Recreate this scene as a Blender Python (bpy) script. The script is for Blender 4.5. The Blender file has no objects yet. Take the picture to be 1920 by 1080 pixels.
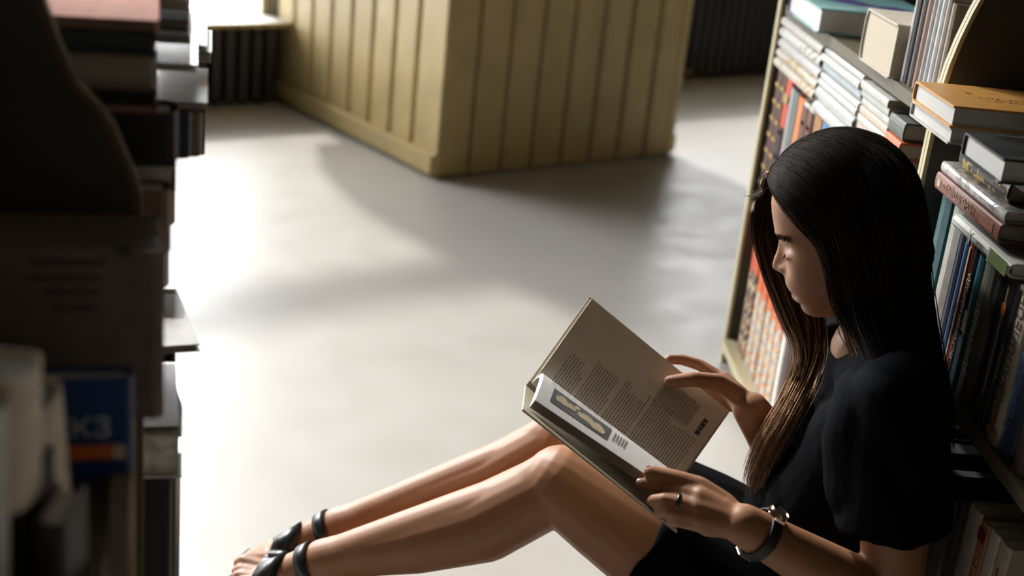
import bpy, bmesh, math, random
import numpy as np
from mathutils import Vector, Matrix
random.seed(7); RNG = np.random.default_rng(7)
SC = bpy.context.scene; COL = SC.collection

# ------------------------------------------------------------------ camera
F = 2480.0; PITCH = math.radians(20.4); ROLL = math.radians(5.97); YAW = math.radians(3.3); CAMH = 1.15
CAM = np.array([0, 0, CAMH])
FW = np.array([math.sin(YAW)*math.cos(PITCH), math.cos(YAW)*math.cos(PITCH), -math.sin(PITCH)])
RT = np.array([math.cos(YAW), -math.sin(YAW), 0.0]); UP = np.cross(RT, FW)
IMR = np.array([math.cos(ROLL), math.sin(ROLL)]); IMU = np.array([math.sin(ROLL), -math.cos(ROLL)])
def ray(px, py):
    d = np.array([px-960.0, py-540.0]); return FW + RT*(d@IMR)/F + UP*(d@IMU)/F
def onz(px, py, z): d = ray(px, py); return CAM + d*((z-CAMH)/d[2])
def onx(px, py, x): d = ray(px, py); return CAM + d*(x/d[0])
def ony(px, py, y): d = ray(px, py); return CAM + d*(y/d[1])
def dep(px, py, t): return CAM + ray(px, py)*t
cam_d = bpy.data.cameras.new('camera'); cam = bpy.data.objects.new('camera', cam_d); COL.objects.link(cam)
cam_d.sensor_width = 36; cam_d.lens = F*36/1920; cam_d.clip_start = .02; cam_d.clip_end = 200
# image right / image up expressed in the level camera frame
ex = RT*IMR[0] + UP*IMU[0]; ey = -(RT*IMR[1] + UP*IMU[1])
cam.matrix_world = Matrix(((ex[0], ey[0], -FW[0], 0), (ex[1], ey[1], -FW[1], 0), (ex[2], ey[2], -FW[2], CAMH), (0, 0, 0, 1)))
cam_d.dof.use_dof = True; cam_d.dof.focus_distance = 1.72; cam_d.dof.aperture_fstop = 3.2
SC.camera = cam

# ------------------------------------------------------------------ light
SUN_S = 3.1; SKY_S = 11.5
SC.view_settings.view_transform = 'Standard'; SC.view_settings.look = 'None'
SC.view_settings.gamma = 1; SC.view_settings.use_curve_mapping = False; SC.view_settings.exposure = 0.18
SC.cycles.use_denoising = True; SC.cycles.max_bounces = 8; SC.cycles.sample_clamp_indirect = 6
wd = bpy.data.worlds.new('sky'); SC.world = wd; wd.use_nodes = True
bg = wd.node_tree.nodes['Background']; bg.inputs[0].default_value = (.97, .985, 1.0, 1); bg.inputs[1].default_value = SKY_S
sd = bpy.data.lights.new('sun', 'SUN'); sd.energy = SUN_S; sd.angle = math.radians(3); sd.color = (1, .975, .93)
sun = bpy.data.objects.new('sun', sd); COL.objects.link(sun)
SUN_EL = math.radians(37)
SUN_DIR = Vector((.522*math.cos(SUN_EL), -.853*math.cos(SUN_EL), -math.sin(SUN_EL)))
sun.rotation_euler = SUN_DIR.to_track_quat('-Z', 'Y').to_euler(); sun.location = (-3, 8, 5)

# room frame: s along the window wall, d into the room, origin at the pillar's back left corner
P0 = np.array([-.617, 4.828]); E1 = np.array([.8205, .5717]); NI = np.array([.5717, -.8205])
def rs(s, d, z): p = P0 + E1*s + NI*d; return Vector((p[0], p[1], z))
ROOM = Matrix(((E1[0], NI[0], 0, P0[0]), (E1[1], NI[1], 0, P0[1]), (0, 0, 1, 0), (0, 0, 0, 1)))
# (x,y,z) local = (s, d, z); this frame is left handed, so meshes are written in world coordinates
WINS = [(-2.5, -.004, .30, 3.55), (1.02, 3.4, .46, 3.55)]
for i, (s0, s1, z0, z1) in enumerate(WINS):
    ld = bpy.data.lights.new('window_portal', 'AREA'); ld.shape = 'RECTANGLE'; ld.size = s1-s0; ld.size_y = z1-z0
    ld.cycles.is_portal = True
    lo = bpy.data.objects.new('window_portal', ld); COL.objects.link(lo)
    lo.location = rs((s0+s1)/2, -.215, (z0+z1)/2)
    lo.rotation_euler = Vector((NI[0], NI[1], 0)).to_track_quat('-Z', 'Z').to_euler()

# ------------------------------------------------------------------ materials
MATS = {}
def mat(name, col, rough=.6, var=.12, scale=30, bump=0.0, metal=0.0, spec=.5, stretch=None, col2=None, coat=0.0, sss=0.0, sheen=0.0, attr=None, trans=0.0):
    if name in MATS: return MATS[name]
    m = bpy.data.materials.new(name); m.use_nodes = True; MATS[name] = m
    nt = m.node_tree; N = nt.nodes; L = nt.links; b = N['Principled BSDF']
    tc = N.new('ShaderNodeTexCoord'); mp = N.new('ShaderNodeMapping'); L.new(tc.outputs['Object'], mp.inputs[0])
    if stretch: mp.inputs['Scale'].default_value = stretch
    nz = N.new('ShaderNodeTexNoise'); nz.inputs['Scale'].default_value = scale; nz.inputs['Detail'].default_value = 5
    L.new(mp.outputs[0], nz.inputs['Vector'])
    mx = N.new('ShaderNodeMix'); mx.data_type = 'RGBA'
    c = Vector(col)
    mx.inputs[6].default_value = (*(c*(1-var)), 1)
    mx.inputs[7].default_value = (*(Vector(col2) if col2 else c*(1+var)), 1)
    rp = N.new('ShaderNodeMapRange'); rp.inputs[1].default_value = .3; rp.inputs[2].default_value = .7
    L.new(nz.outputs[0], rp.inputs[0]); L.new(rp.outputs[0], mx.inputs[0])
    out = mx.outputs[2]
    if attr:
        at = N.new('ShaderNodeAttribute'); at.attribute_name = attr
        m2 = N.new('ShaderNodeMix'); m2.data_type = 'RGBA'; m2.blend_type = 'MULTIPLY'; m2.inputs[0].default_value = 1
        L.new(out, m2.inputs[6]); L.new(at.outputs['Color'], m2.inputs[7]); out = m2.outputs[2]
    L.new(out, b.inputs['Base Color'])
    b.inputs['Roughness'].default_value = rough; b.inputs['Metallic'].default_value = metal
    b.inputs['Specular IOR Level'].default_value = spec; b.inputs['Coat Weight'].default_value = coat
    b.inputs['Sheen Weight'].default_value = sheen
    if sss:
        b.inputs['Subsurface Weight'].default_value = sss; b.inputs['Subsurface Radius'].default_value = (1, .35, .2)
        b.inputs['Subsurface Scale'].default_value = .012
    if bump:
        bp = N.new('ShaderNodeBump'); bp.inputs['Strength'].default_value = bump; bp.inputs['Distance'].default_value = .004
        L.new(nz.outputs[0], bp.inputs['Height']); L.new(bp.outputs[0], b.inputs['Normal'])
    return m
def cmat(col, rough=.5, coat=0.0, **k):
    nm = 'cover_%02x%02x%02x_%d_%d' % (*(int(min(1, c)*255) for c in col), int(rough*10), int(coat*10))
    return mat(nm, col, rough, coat=coat, scale=60, **k)
def emat_glass():
    m = bpy.data.materials.new('window_glass'); m.use_nodes = True; nt = m.node_tree; N = nt.nodes; L = nt.links
    N.remove(N['Principled BSDF']); o = N['Material Output']
    t = N.new('ShaderNodeBsdfTransparent'); g = N.new('ShaderNodeBsdfGlossy'); g.inputs['Roughness'].default_value = .02
    f = N.new('ShaderNodeFresnel'); f.inputs[0].default_value = 1.3; mx = N.new('ShaderNodeMixShader')
    L.new(f.outputs[0], mx.inputs[0]); L.new(t.outputs[0], mx.inputs[1]); L.new(g.outputs[0], mx.inputs[2]); L.new(mx.outputs[0], o.inputs[0])
    return m
M_PAGE = mat('page_edges', (.56, .53, .47), .85, .16, 6, stretch=(.5, .5, 120))
M_PAGEB = mat('page_edges_brown', (.36, .30, .25), .85, .2, 6, stretch=(.5, .5, 120))
M_PAGEW = mat('page_edges_white', (.58, .57, .54), .85, .06, 6, stretch=(.5, .5, 160))
M_PAINT = mat('yellow_paint', (.47, .36, .155), .5, .10, 8, bump=.05)
M_PAINT_P = mat('pale_yellow_paint', (.50, .44, .27), .5, .08, 10)
M_PANEL = mat('dark_shelf_panel', (.05, .046, .034), .6, .2, 6)
M_SHELF = mat('shelf_board', (.10, .085, .05), .5, .15, 10, stretch=(3, .5, 3))
M_DARK = mat('page_edges_black', (.018, .018, .018), .8, .2, 10)
M_BLACKMETAL = mat('black_metal', (.028, .028, .026), .45, .2, 30)
M_WALL = mat('wall_paint', (.16, .13, .09), .8, .06, 3)
M_CEIL = mat('ceiling_paint', (.18, .16, .13), .9, .04, 3)
M_INK = mat('printing_ink', (.22, .18, .145), .8, .2, 80)
M_GLASS = emat_glass()

# ------------------------------------------------------------------ mesh helpers
def link(name, me, m=None, parent=None, smooth=False):
    o = bpy.data.objects.new(name, me); COL.objects.link(o)
    if m and not me.materials: me.materials.append(m)
    if parent is not None: o.parent = parent
    if smooth:
        me.polygons.foreach_set('use_smooth', [True]*len(me.polygons))
    return o
def pyd(name, v, f):
    me = bpy.data.meshes.new(name); me.from_pydata([tuple(map(float, a)) for a in v], [], [tuple(map(int, a)) for a in f]); me.update(); return me
def fixn(me):
    bm = bmesh.new(); bm.from_mesh(me); bmesh.ops.recalc_face_normals(bm, faces=bm.faces); bm.to_mesh(me); bm.free(); return me
class MB:
    def __init__(s): s.v = []; s.f = []
    def add(s, v, f):
        n = len(s.v); s.v += [tuple(map(float, a)) for a in v]; s.f += [tuple(i+n for i in a) for a in f]; return s
    def hexa(s, c):  # 8 corners: 4 bottom, 4 top
        return s.add(c, [(0, 3, 2, 1), (4, 5, 6, 7), (0, 1, 5, 4), (1, 2, 6, 5), (2, 3, 7, 6), (3, 0, 4, 7)])
    def box(s, x0, x1, y0, y1, z0, z1):
        return s.hexa([(x0, y0, z0), (x1, y0, z0), (x1, y1, z0), (x0, y1, z0), (x0, y0, z1), (x1, y0, z1), (x1, y1, z1), (x0, y1, z1)])
    def rbox(s, s0, s1, d0, d1, z0, z1):
        return s.hexa([rs(s0, d1, z0), rs(s1, d1, z0), rs(s1, d0, z0), rs(s0, d0, z0), rs(s0, d1, z1), rs(s1, d1, z1), rs(s1, d0, z1), rs(s0, d0, z1)])
    def prism(s, pts, axis, a0, a1):  # polygon extruded along an axis
        n = len(pts)
        def mk(p, a): return {'x': (a, p[0], p[1]), 'y': (p[0], a, p[1]), 'z': (p[0], p[1], a)}[axis]
        v = [mk(p, a0) for p in pts] + [mk(p, a1) for p in pts]
        f = [tuple(range(n))[::-1], tuple(range(n, 2*n))] + [(i, (i+1) % n, n+(i+1) % n, n+i) for i in range(n)]
        return s.add(v, f)
    def tube(s, pts, r, k=8, cap=True):
        pts = [Vector(p) for p in pts]; n = len(pts); rr = r if hasattr(r, '__len__') else [r]*n
        v = []; up = Vector((0, 0, 1))
        for i, p in enumerate(pts):
            t = (pts[min(i+1, n-1)]-pts[max(i-1, 0)]).normalized()
            a = t.cross(up if abs(t.z) < .95 else Vector((1, 0, 0))).normalized(); b = t.cross(a)
            v += [p + (a*math.cos(2*math.pi*j/k) + b*math.sin(2*math.pi*j/k))*rr[i] for j in range(k)]
        f = [(i*k+j, i*k+(j+1) % k, (i+1)*k+(j+1) % k, (i+1)*k+j) for i in range(n-1) for j in range(k)]
        if cap: f += [tuple(range(k))[::-1], tuple(range((n-1)*k, n*k))]
        return s.add(v, f)
    def build(s, name, m, parent=None, smooth=False, bev=0):
        me = fixn(pyd(name, s.v, s.f))
        if bev:
            bm = bmesh.new(); bm.from_mesh(me); bmesh.ops.bevel(bm, geom=bm.edges[:], offset=bev, segments=2, affect='EDGES', profile=.6); bm.to_mesh(me); bm.free()
        return link(name, me, m, parent, smooth)
def tag(o, label=None, cat=None, group=None, kind=None):
    if label: o['label'] = label
    if cat: o['category'] = cat
    if group: o['group'] = group
    if kind: o['kind'] = kind
    return o
def empty(name, M=None, label=None, cat=None, group=None):
    o = bpy.data.objects.new(name, None); COL.objects.link(o); o.empty_display_size = .05
    if M is not None: o.matrix_world = M
    return tag(o, label, cat, group)
def frame(o, x, y, z): return Matrix(((x[0], y[0], z[0], o[0]), (x[1], y[1], z[1], o[1]), (x[2], y[2], z[2], o[2]), (0, 0, 0, 1)))
def textmesh(body, size, ext=.0002):
    c = bpy.data.curves.new('lettering', 'FONT'); c.body = body; c.size = size; c.extrude = ext; c.align_x = 'CENTER'; c.align_y = 'CENTER'
    c.resolution_u = 2
    o = bpy.data.objects.new('t', c); COL.objects.link(o)
    me = bpy.data.meshes.new_from_object(o.evaluated_get(bpy.context.evaluated_depsgraph_get()))
    bpy.data.objects.remove(o); bpy.data.curves.remove(c); return me

# ------------------------------------------------------------------ the room
def floor_mat():
    m = mat('polished_concrete_floor', (.465, .447, .412), .40, .05, 1.6, spec=.5); nt = m.node_tree; N = nt.nodes; L = nt.links
    b = N['Principled BSDF']
    n2 = N.new('ShaderNodeTexNoise'); n2.inputs['Scale'].default_value = 9; n2.inputs['Detail'].default_value = 8
    tc = [n for n in N if n.type == 'TEX_COORD'][0]; L.new(tc.outputs['Object'], n2.inputs['Vector'])
    r = N.new('ShaderNodeMapRange'); r.inputs[1].default_value = .3; r.inputs[2].default_value = .7; r.inputs[3].default_value = .36; r.inputs[4].default_value = .5
    L.new(n2.outputs[0], r.inputs[0]); L.new(r.outputs[0], b.inputs['Roughness'])
    return m
SMIN, SMAX, DMAX, ZC = -5.2, 4.6, 7.6, 3.9
mb = MB(); mb.rbox(SMIN-.2, SMAX+.2, -.22, DMAX+.2, -.12, 0)
fl = tag(mb.build('floor', floor_mat()), 'pale polished concrete floor', None, None, 'structure')
mb = MB(); mb.rbox(SMIN-.2, SMAX+.2, -.22, DMAX+.2, ZC, ZC+.1); tag(mb.build('ceiling', M_CEIL), 'plain ceiling', kind='structure')
mb = MB()
D0, D1 = -.22, -.12
edges = [SMIN-.2, WINS[0][0], WINS[0][1], WINS[1][0], WINS[1][1], SMAX+.2]
for a, b in ((0, 1), (2, 3), (4, 5)): mb.rbox(edges[a], edges[b], D0, D1, 0, ZC)
for (s0, s1, z0, z1) in WINS: mb.rbox(s0, s1, D0, D1, 0, z0-.012); mb.rbox(s0, s1, D0, D1, z1, ZC)
tag(mb.build('wall_back', M_WALL), 'window wall behind the yellow pillar', kind='structure')
for nm, a in (('wall_left', (SMIN-.2, SMIN, D1, DMAX+.2)), ('wall_right', (SMAX, SMAX+.2, D1, DMAX+.2)), ('wall_front', (SMIN, SMAX, DMAX, DMAX+.2))):
    mb = MB(); mb.rbox(*a, 0, ZC); tag(mb.build(nm, M_WALL), 'plain room wall', kind='structure')
for i, (s0, s1, z0, z1) in enumerate(WINS):
    w = empty('window_%d' % (i+1), Matrix.Translation(rs((s0+s1)/2, -.2, z0))); tag(w, 'tall bright window in the back wall', kind='structure')
    iv = w.matrix_world.inverted()
    def kid(mb, nm, m):
        o = mb.build(nm, m, w); o.matrix_parent_inverse = iv; return o
    for (a, b, c, d) in ((s0, s0+.05, z0, z1), (s1-.03, s1, z0, z1), (s0+.05, s1-.03, z1-.05, z1), (s0+.05, s1-.03, 1.38, 1.545)):
        mb = MB(); mb.rbox(a, b, -.205, -.165, c, d); kid(mb, 'window_frame', M_PAINT_P)
    for c, d in ((z0, 1.38), (1.545, z1-.05)):
        mb = MB(); mb.rbox(s0+.05, s1-.03, -.187, -.183, c, d); kid(mb, 'pane', M_GLASS)
    mb = MB(); mb.rbox(s0, s1, -.22, -.001, z0-.012, z0); kid(mb, 'window_sill', mat('white_sill', (.74, .73, .70), .6, .04, 8)); mb = MB(); mb.rbox(s0, s1, -.0005, .014, z0-.014, z0+.002); kid(mb, 'sill_edge', M_PAINT)
    if i == 0:   # unseen cloth added at the pillar side, its edge shaped to shade the floor
        ce = [(-.13, .52), (-.22, .68), (-.27, .81), (-.30, .97), (-.31, 1.1), (-.29, 1.25), (-.27, 1.42), (-.20, 1.6), (-.16, 1.8), (-.14, 3.5)]; v = []; nn = 16
        for se, zz in ce:
            for j in range(nn+1):
                t = j/nn; v.append(rs(-.03 + (se+.03)*t, -.145 + .012*math.sin(t*22), zz))
        mb = MB(); mb.add(v, [(i_*(nn+1)+j, i_*(nn+1)+j+1, (i_+1)*(nn+1)+j+1, (i_+1)*(nn+1)+j) for i_ in range(len(ce)-1) for j in range(nn)])
        cu = kid(mb, 'shadow_curtain', mat('shadow_curtain_cloth', (.5, .46, .38), .9)); so = cu.modifiers.new('t', 'SOLIDIFY'); so.thickness = .003
# paved yard outside, each paver its own piece
yard = empty('pavement', Matrix.Translation(rs(0, -2, -.1))); tag(yard, 'sunlit pale brick paving outside the window', kind='structure')
iv = yard.matrix_world.inverted()
mb = MB(); mb.rbox(-9, 9, -14, -.24, -.2, -.108); o = mb.build('paving_bed', mat('paving_joint', (.36, .34, .31), .95, .1, 5), yard); o.matrix_parent_inverse = iv
pm = [mat('paver_%d' % k, (.62+.05*k, .60+.05*k, .57+.05*k), .9, .08, 14) for k in range(3)]
b0 = MB(); b0.hexa([(E1*a + NI*b).tolist() + [z] for z, a_, b_ in ((0, .1, .05), (.045, .096, .046)) for a, b in ((-a_, -b_), (a_, -b_), (a_, b_), (-a_, b_))])
pmesh = []
for k in range(3):
    me = fixn(pyd('paver', b0.v, b0.f)); me.materials.append(pm[k]); pmesh.append(me)
for r in range(18):
    for c in range(14):
        o = link('paver', random.choice(pmesh), None, yard); o.matrix_parent_inverse = iv
        o.location = rs(-1.9 + c*.206 + (r % 2)*.103, -.95 - r*.106, -.112 + random.uniform(0, .004))
# pillar of yellow boards
pil = empty('wall_pillar', Matrix.Translation(rs(.5, .44, 0))); tag(pil, 'square pillar clad in yellow vertical boards', kind='structure')
iv = pil.matrix_world.inverted()
def pk(mb, nm, m, bev=0):
    o = mb.build(nm, m, pil, bev=bev); o.matrix_parent_inverse = iv; return o
mb = MB(); mb.rbox(.012, .988, -.12, .988, 0, ZC); pk(mb, 'core', mat('board_groove', (.09, .065, .02), .8, .1, 20))
n = 8; T = .014
for k in range(n):   # boards with chamfered long edges, one by one
    w = 1.0/n; g = .004
    a0 = .006 + k*w*(.988) + g; a1 = .006 + (k+1)*w*.988 - g
    for side in range(4):
        mb = MB(); ch = .009
        prof = [(a0, .012), (a0, T+.012-ch), (a0+ch, T+.012), (a1-ch, T+.012), (a1, T+.012-ch), (a1, .012)]
        if side == 3 : continue
        def loc(u, o, z):
            if side == 0: return rs(.024-o, -.115 + u*1.108, z)          # left face
            if side == 1: return rs(u, .976+o, z)                    # front face
            return rs(.976+o, -.115 + u*1.108, z)                        # right face
        zb = .075 if side != 1 else .006
        v = [loc(u, o, zb) for u, o in prof] + [loc(u, o, ZC) for u, o in prof]
        m_ = len(prof); f = [tuple(range(m_))[::-1], tuple(range(m_, 2*m_))] + [(i, (i+1) % m_, m_+(i+1) % m_, m_+i) for i in range(m_)]
        mb.add(v, f); pk(mb, 'board', M_PAINT)
for s0, s1, d0, d1 in ((-.022, .02, -.11, 1.0), (.98, 1.022, -.11, 1.0)):
    mb = MB(); mb.rbox(s0, s1, d0, d1, .012, .075); pk(mb, 'base_rail', M_PAINT, .004)
for s0, s1, d0, d1 in ((-.004, .03, .97, 1.006), (.97, 1.004, .97, 1.006)):
    mb = MB(); mb.rbox(s0, s1, d0, d1, .006, ZC); pk(mb, 'corner_strip', M_PAINT, .004)
# low ribbed radiators under the windows
def radiator(s0, s1, h, label, n):
    r = empty('radiator', Matrix.Translation(rs((s0+s1)/2, -.06, 0)), label, 'radiator'); iv = r.matrix_world.inverted()
    def k(mb, nm, m, bev=0): o = mb.build(nm, m, r, bev=bev); o.matrix_parent_inverse = iv
    w = (s1-s0)/n
    for i in range(n):
        a = s0 + i*w
        mb = MB(); mb.rbox(a+w*.14, a+w*.80, -.085, -.008, .012, h); k(mb, 'rib', M_BLACKMETAL, .006)
    mb = MB(); mb.rbox(s0, s1, -.105, -.06, h*.50, h*.58); k(mb, 'cross_pipe', M_BLACKMETAL)
    mb = MB(); mb.rbox(s0, s1, -.105, -.06, .03, .06); k(mb, 'cross_pipe', M_BLACKMETAL)
    for a in (s0+.06, s1-.06): mb = MB(); mb.rbox(a-.015, a+.015, -.1, -.03, 0, .014); k(mb, 'foot', M_BLACKMETAL)
    mb = MB(); mb.rbox(s0+.42*(s1-s0), s0+.42*(s1-s0)+.02, -.012, -.004, .03, .05); k(mb, 'valve_tag', mat('orange_tag', (.6, .28, .06), .5))
radiator(-1.2, -.04, .276, 'low black ribbed radiator under the window beside the yellow pillar', 22)
radiator(1.1, 3.3, .44, 'black ribbed radiator in the dark between the pillar and the tall bookcase', 40)

# ------------------------------------------------------------------ bookcases
XR = .65
def side_profile(xf, xb, s):   # deep below, shallower above with a curved step
    pts = [(xb, 0), (xf, 0), (xf, .80)]
    for k in range(1, 13):
        t = k/12; pts.append((xf + s*(.16*(1-math.cos(t*math.pi/2))), .80 + .42*t))
    pts += [(xf + s*.16, 2.0), (xb, 2.0)]
    return pts
rc = empty('bookcase', Matrix.Translation((XR+.14, 1.75, 0)), 'tall library bookcase with yellow edged dividers behind the seated reader', 'bookcase')
IV = rc.matrix_world.inverted()
def rk(mb, nm, m, bev=0, par=None, iv=None):
    o = mb.build(nm, m, par or rc, bev=bev); o.matrix_parent_inverse = IV if iv is None else iv; return o
def edge_strip(xf, s, y0, y1, nm, m, par, iv, pr=None):
    pr = pr or side_profile(xf, 0, s)[1:-2]; v = []; f = []
    for i, (x, z) in enumerate(pr):
        v += [(x, y0, z), (x - s*.006, y0, z), (x - s*.006, y1, z), (x, y1, z)]
    for i in range(len(pr)-1):
        f += [(4*i+j, 4*i+(j+1) % 4, 4*i+4+(j+1) % 4, 4*i+4+j) for j in range(4)]
    f += [(0, 1, 2, 3), tuple(range(len(v)-4, len(v)))[::-1]]
    mb = MB(); mb.add(v, f); o = mb.build(nm, m, par); o.matrix_parent_inverse = iv
for (y0, y1) in ((2.722, 2.744), (1.738, 1.760), (.70, .722)):
    mb = MB(); mb.prism(side_profile(XR, .95, 1), 'y', y0, y1); rk(mb, 'side_panel', M_PANEL)
    if y0 == 1.738:
        edge_strip(XR, 1, y0+.001, y0+.010, 'edge_strip', M_PAINT_P, rc, IV); edge_strip(XR, 1, y0+.012, y1-.001, 'edge_strip', M_PAINT_P, rc, IV)
    else: edge_strip(XR, 1, y0, y1, 'edge_strip', M_PAINT_P, rc, IV)
mb = MB(); mb.box(.95, .962, .70, 2.744, 0, 2.0); rk(mb, 'back_panel', M_PANEL)
def shelf(y0, y1, z, x0=XR+.004, x1=.95, m=None, th=.02):
    mb = MB(); mb.box(x0, x1, y0, y1, z-th, z); rk(mb, 'shelf', m or M_SHELF)
SH_A, SH_M, SH_B, SH_C, SH_D = .803, .382, .06, .493, .20
shelf(1.762, 2.720, SH_A); shelf(.724, 1.736, SH_A-.001)
shelf(1.762, 2.720, SH_M, m=M_PAINT_P); shelf(1.762, 2.720, SH_B, x0=XR-.012, m=M_PAINT_P, th=.022)
shelf(.724, 1.736, SH_C); shelf(.724, 1.736, SH_D); shelf(.724, 1.736, .05)
shelf(1.762, 2.720, 1.20, x0=XR+.17); shelf(.724, 1.736, 1.20, x0=XR+.17)
mb = MB(); mb.box(XR+.03, XR+.045, .722, 2.72, 0, .036); rk(mb, 'plinth', M_PANEL)

lc = empty('bookcase', Matrix.Translation((-.4, 1.0, 0)), 'dark bookcase across the aisle with a curved side panel and crowded blurred books', 'bookcase')
IVL = lc.matrix_world.inverted(); XL = -.248
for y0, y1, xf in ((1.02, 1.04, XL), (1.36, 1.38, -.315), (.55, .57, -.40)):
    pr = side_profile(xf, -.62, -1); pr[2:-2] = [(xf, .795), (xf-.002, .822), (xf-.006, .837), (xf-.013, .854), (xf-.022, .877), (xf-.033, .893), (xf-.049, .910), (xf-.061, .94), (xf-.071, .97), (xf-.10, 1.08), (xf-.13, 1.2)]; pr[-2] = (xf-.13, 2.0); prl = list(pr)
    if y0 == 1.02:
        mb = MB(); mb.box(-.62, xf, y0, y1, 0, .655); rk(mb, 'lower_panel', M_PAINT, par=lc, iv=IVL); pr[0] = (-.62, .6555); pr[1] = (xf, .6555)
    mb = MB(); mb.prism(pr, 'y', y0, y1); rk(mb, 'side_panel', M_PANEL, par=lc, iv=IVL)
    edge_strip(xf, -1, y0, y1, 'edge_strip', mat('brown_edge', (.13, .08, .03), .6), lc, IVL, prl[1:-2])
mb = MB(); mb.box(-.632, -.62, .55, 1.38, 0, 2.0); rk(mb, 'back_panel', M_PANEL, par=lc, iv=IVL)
for y0, y1, z, x1 in ((.572, 1.018, .655, -.262), (1.042, 1.358, .640, -.335), (.572, 1.018, .20, -.262), (1.042, 1.358, .20, -.30), (.572, 1.358, .03, -.33), (.572, 1.018, 1.2, -.42), (1.042, 1.358, 1.2, -.42)):
    mb = MB(); mb.box(-.62, x1, y0, y1, z-.02, z); rk(mb, 'shelf', M_SHELF, par=lc, iv=IVL)
mb = MB(); mb.box(-.330, -.2475, .79, .866, .6135, .6345); rk(mb, 'shelf_lip', mat('brown_lip', (.20, .15, .115), .7), par=lc, iv=IVL)
mb = MB(); mb.box(-.2615, -.2475, .79, .866, .635, .668); rk(mb, 'shelf_lip', mat('brown_lip', (.20, .15, .115), .7), par=lc, iv=IVL)

LROT = math.radians(12.5)
lc.matrix_world = Matrix.Translation((XL, 1.02, 0)) @ Matrix.Rotation(LROT, 4, 'Z') @ Matrix.Translation((-XL, -1.02, 0)) @ lc.matrix_world
# ------------------------------------------------------------------ books
def pattern_mat(name, base, c2, c3, split=None, top=None, scale=70):
    if name in MATS: return MATS[name]
    m = bpy.data.materials.new(name); m.use_nodes = True; MATS[name] = m; nt = m.node_tree; N = nt.nodes; L = nt.links; b = N['Principled BSDF']
    tc = N.new('ShaderNodeTexCoord'); vo = N.new('ShaderNodeTexVoronoi'); vo.inputs['Scale'].default_value = scale; L.new(tc.outputs['Object'], vo.inputs['Vector'])
    sp = N.new('ShaderNodeSeparateColor'); L.new(vo.outputs['Color'], sp.inputs[0])
    r = N.new('ShaderNodeValToRGB'); L.new(sp.outputs[0], r.inputs[0]); r.color_ramp.interpolation = 'CONSTANT'
    e = r.color_ramp.elements; e[0].color = (*base, 1); e[1].position = .45; e[1].color = (*c2, 1); k = e.new(.75); k.color = (*c3, 1)
    out = r.outputs[0]
    if top:
        sx = N.new('ShaderNodeSeparateXYZ'); L.new(tc.outputs['Object'], sx.inputs[0])
        nz = N.new('ShaderNodeTexNoise'); nz.inputs['Scale'].default_value = 40; L.new(tc.outputs['Object'], nz.inputs['Vector'])
        ad = N.new('ShaderNodeMath'); ad.operation = 'MULTIPLY_ADD'; L.new(nz.outputs[0], ad.inputs[0]); ad.inputs[1].default_value = .05; L.new(sx.outputs[1], ad.inputs[2])
        gt = N.new('ShaderNodeMath'); gt.operation = 'GREATER_THAN'; L.new(ad.outputs[0], gt.inputs[0]); gt.inputs[1].default_value = split
        mx = N.new('ShaderNodeMix'); mx.data_type = 'RGBA'; L.new(gt.outputs[0], mx.inputs[0]); L.new(out, mx.inputs[6]); mx.inputs[7].default_value = (*top, 1); out = mx.outputs[2]
    L.new(out, b.inputs['Base Color']); b.inputs['Roughness'].default_value = .45
    return m
def crinkle_mat(name, col):
    if name in MATS: return MATS[name]
    m = mat(name, col, .12, .5, 55, bump=.9, coat=.8); return m
ORI = dict(
    up_r=lambda p: frame(p, (1, 0, 0), (0, 0, 1), (0, -1, 0)),     # upright, spine to the aisle, right case (origin: far, bottom)
    flat_r=lambda p: frame(p, (1, 0, 0), (0, 1, 0), (0, 0, 1)),    # lying, spine to -x (origin: near)
    end_r=lambda p: frame(p, (0, -1, 0), (1, 0, 0), (0, 0, 1)),    # lying, spine pointing away (origin: far, aisle side)
    up_l=lambda p: frame(p, (-1, 0, 0), (0, 0, 1), (0, 1, 0)),     # upright, spine to +x, left case (origin: near)
    face=lambda p: frame(p, (0, 1, 0), (0, 0, 1), (1, 0, 0)))      # upright, spine to the camera
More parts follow.
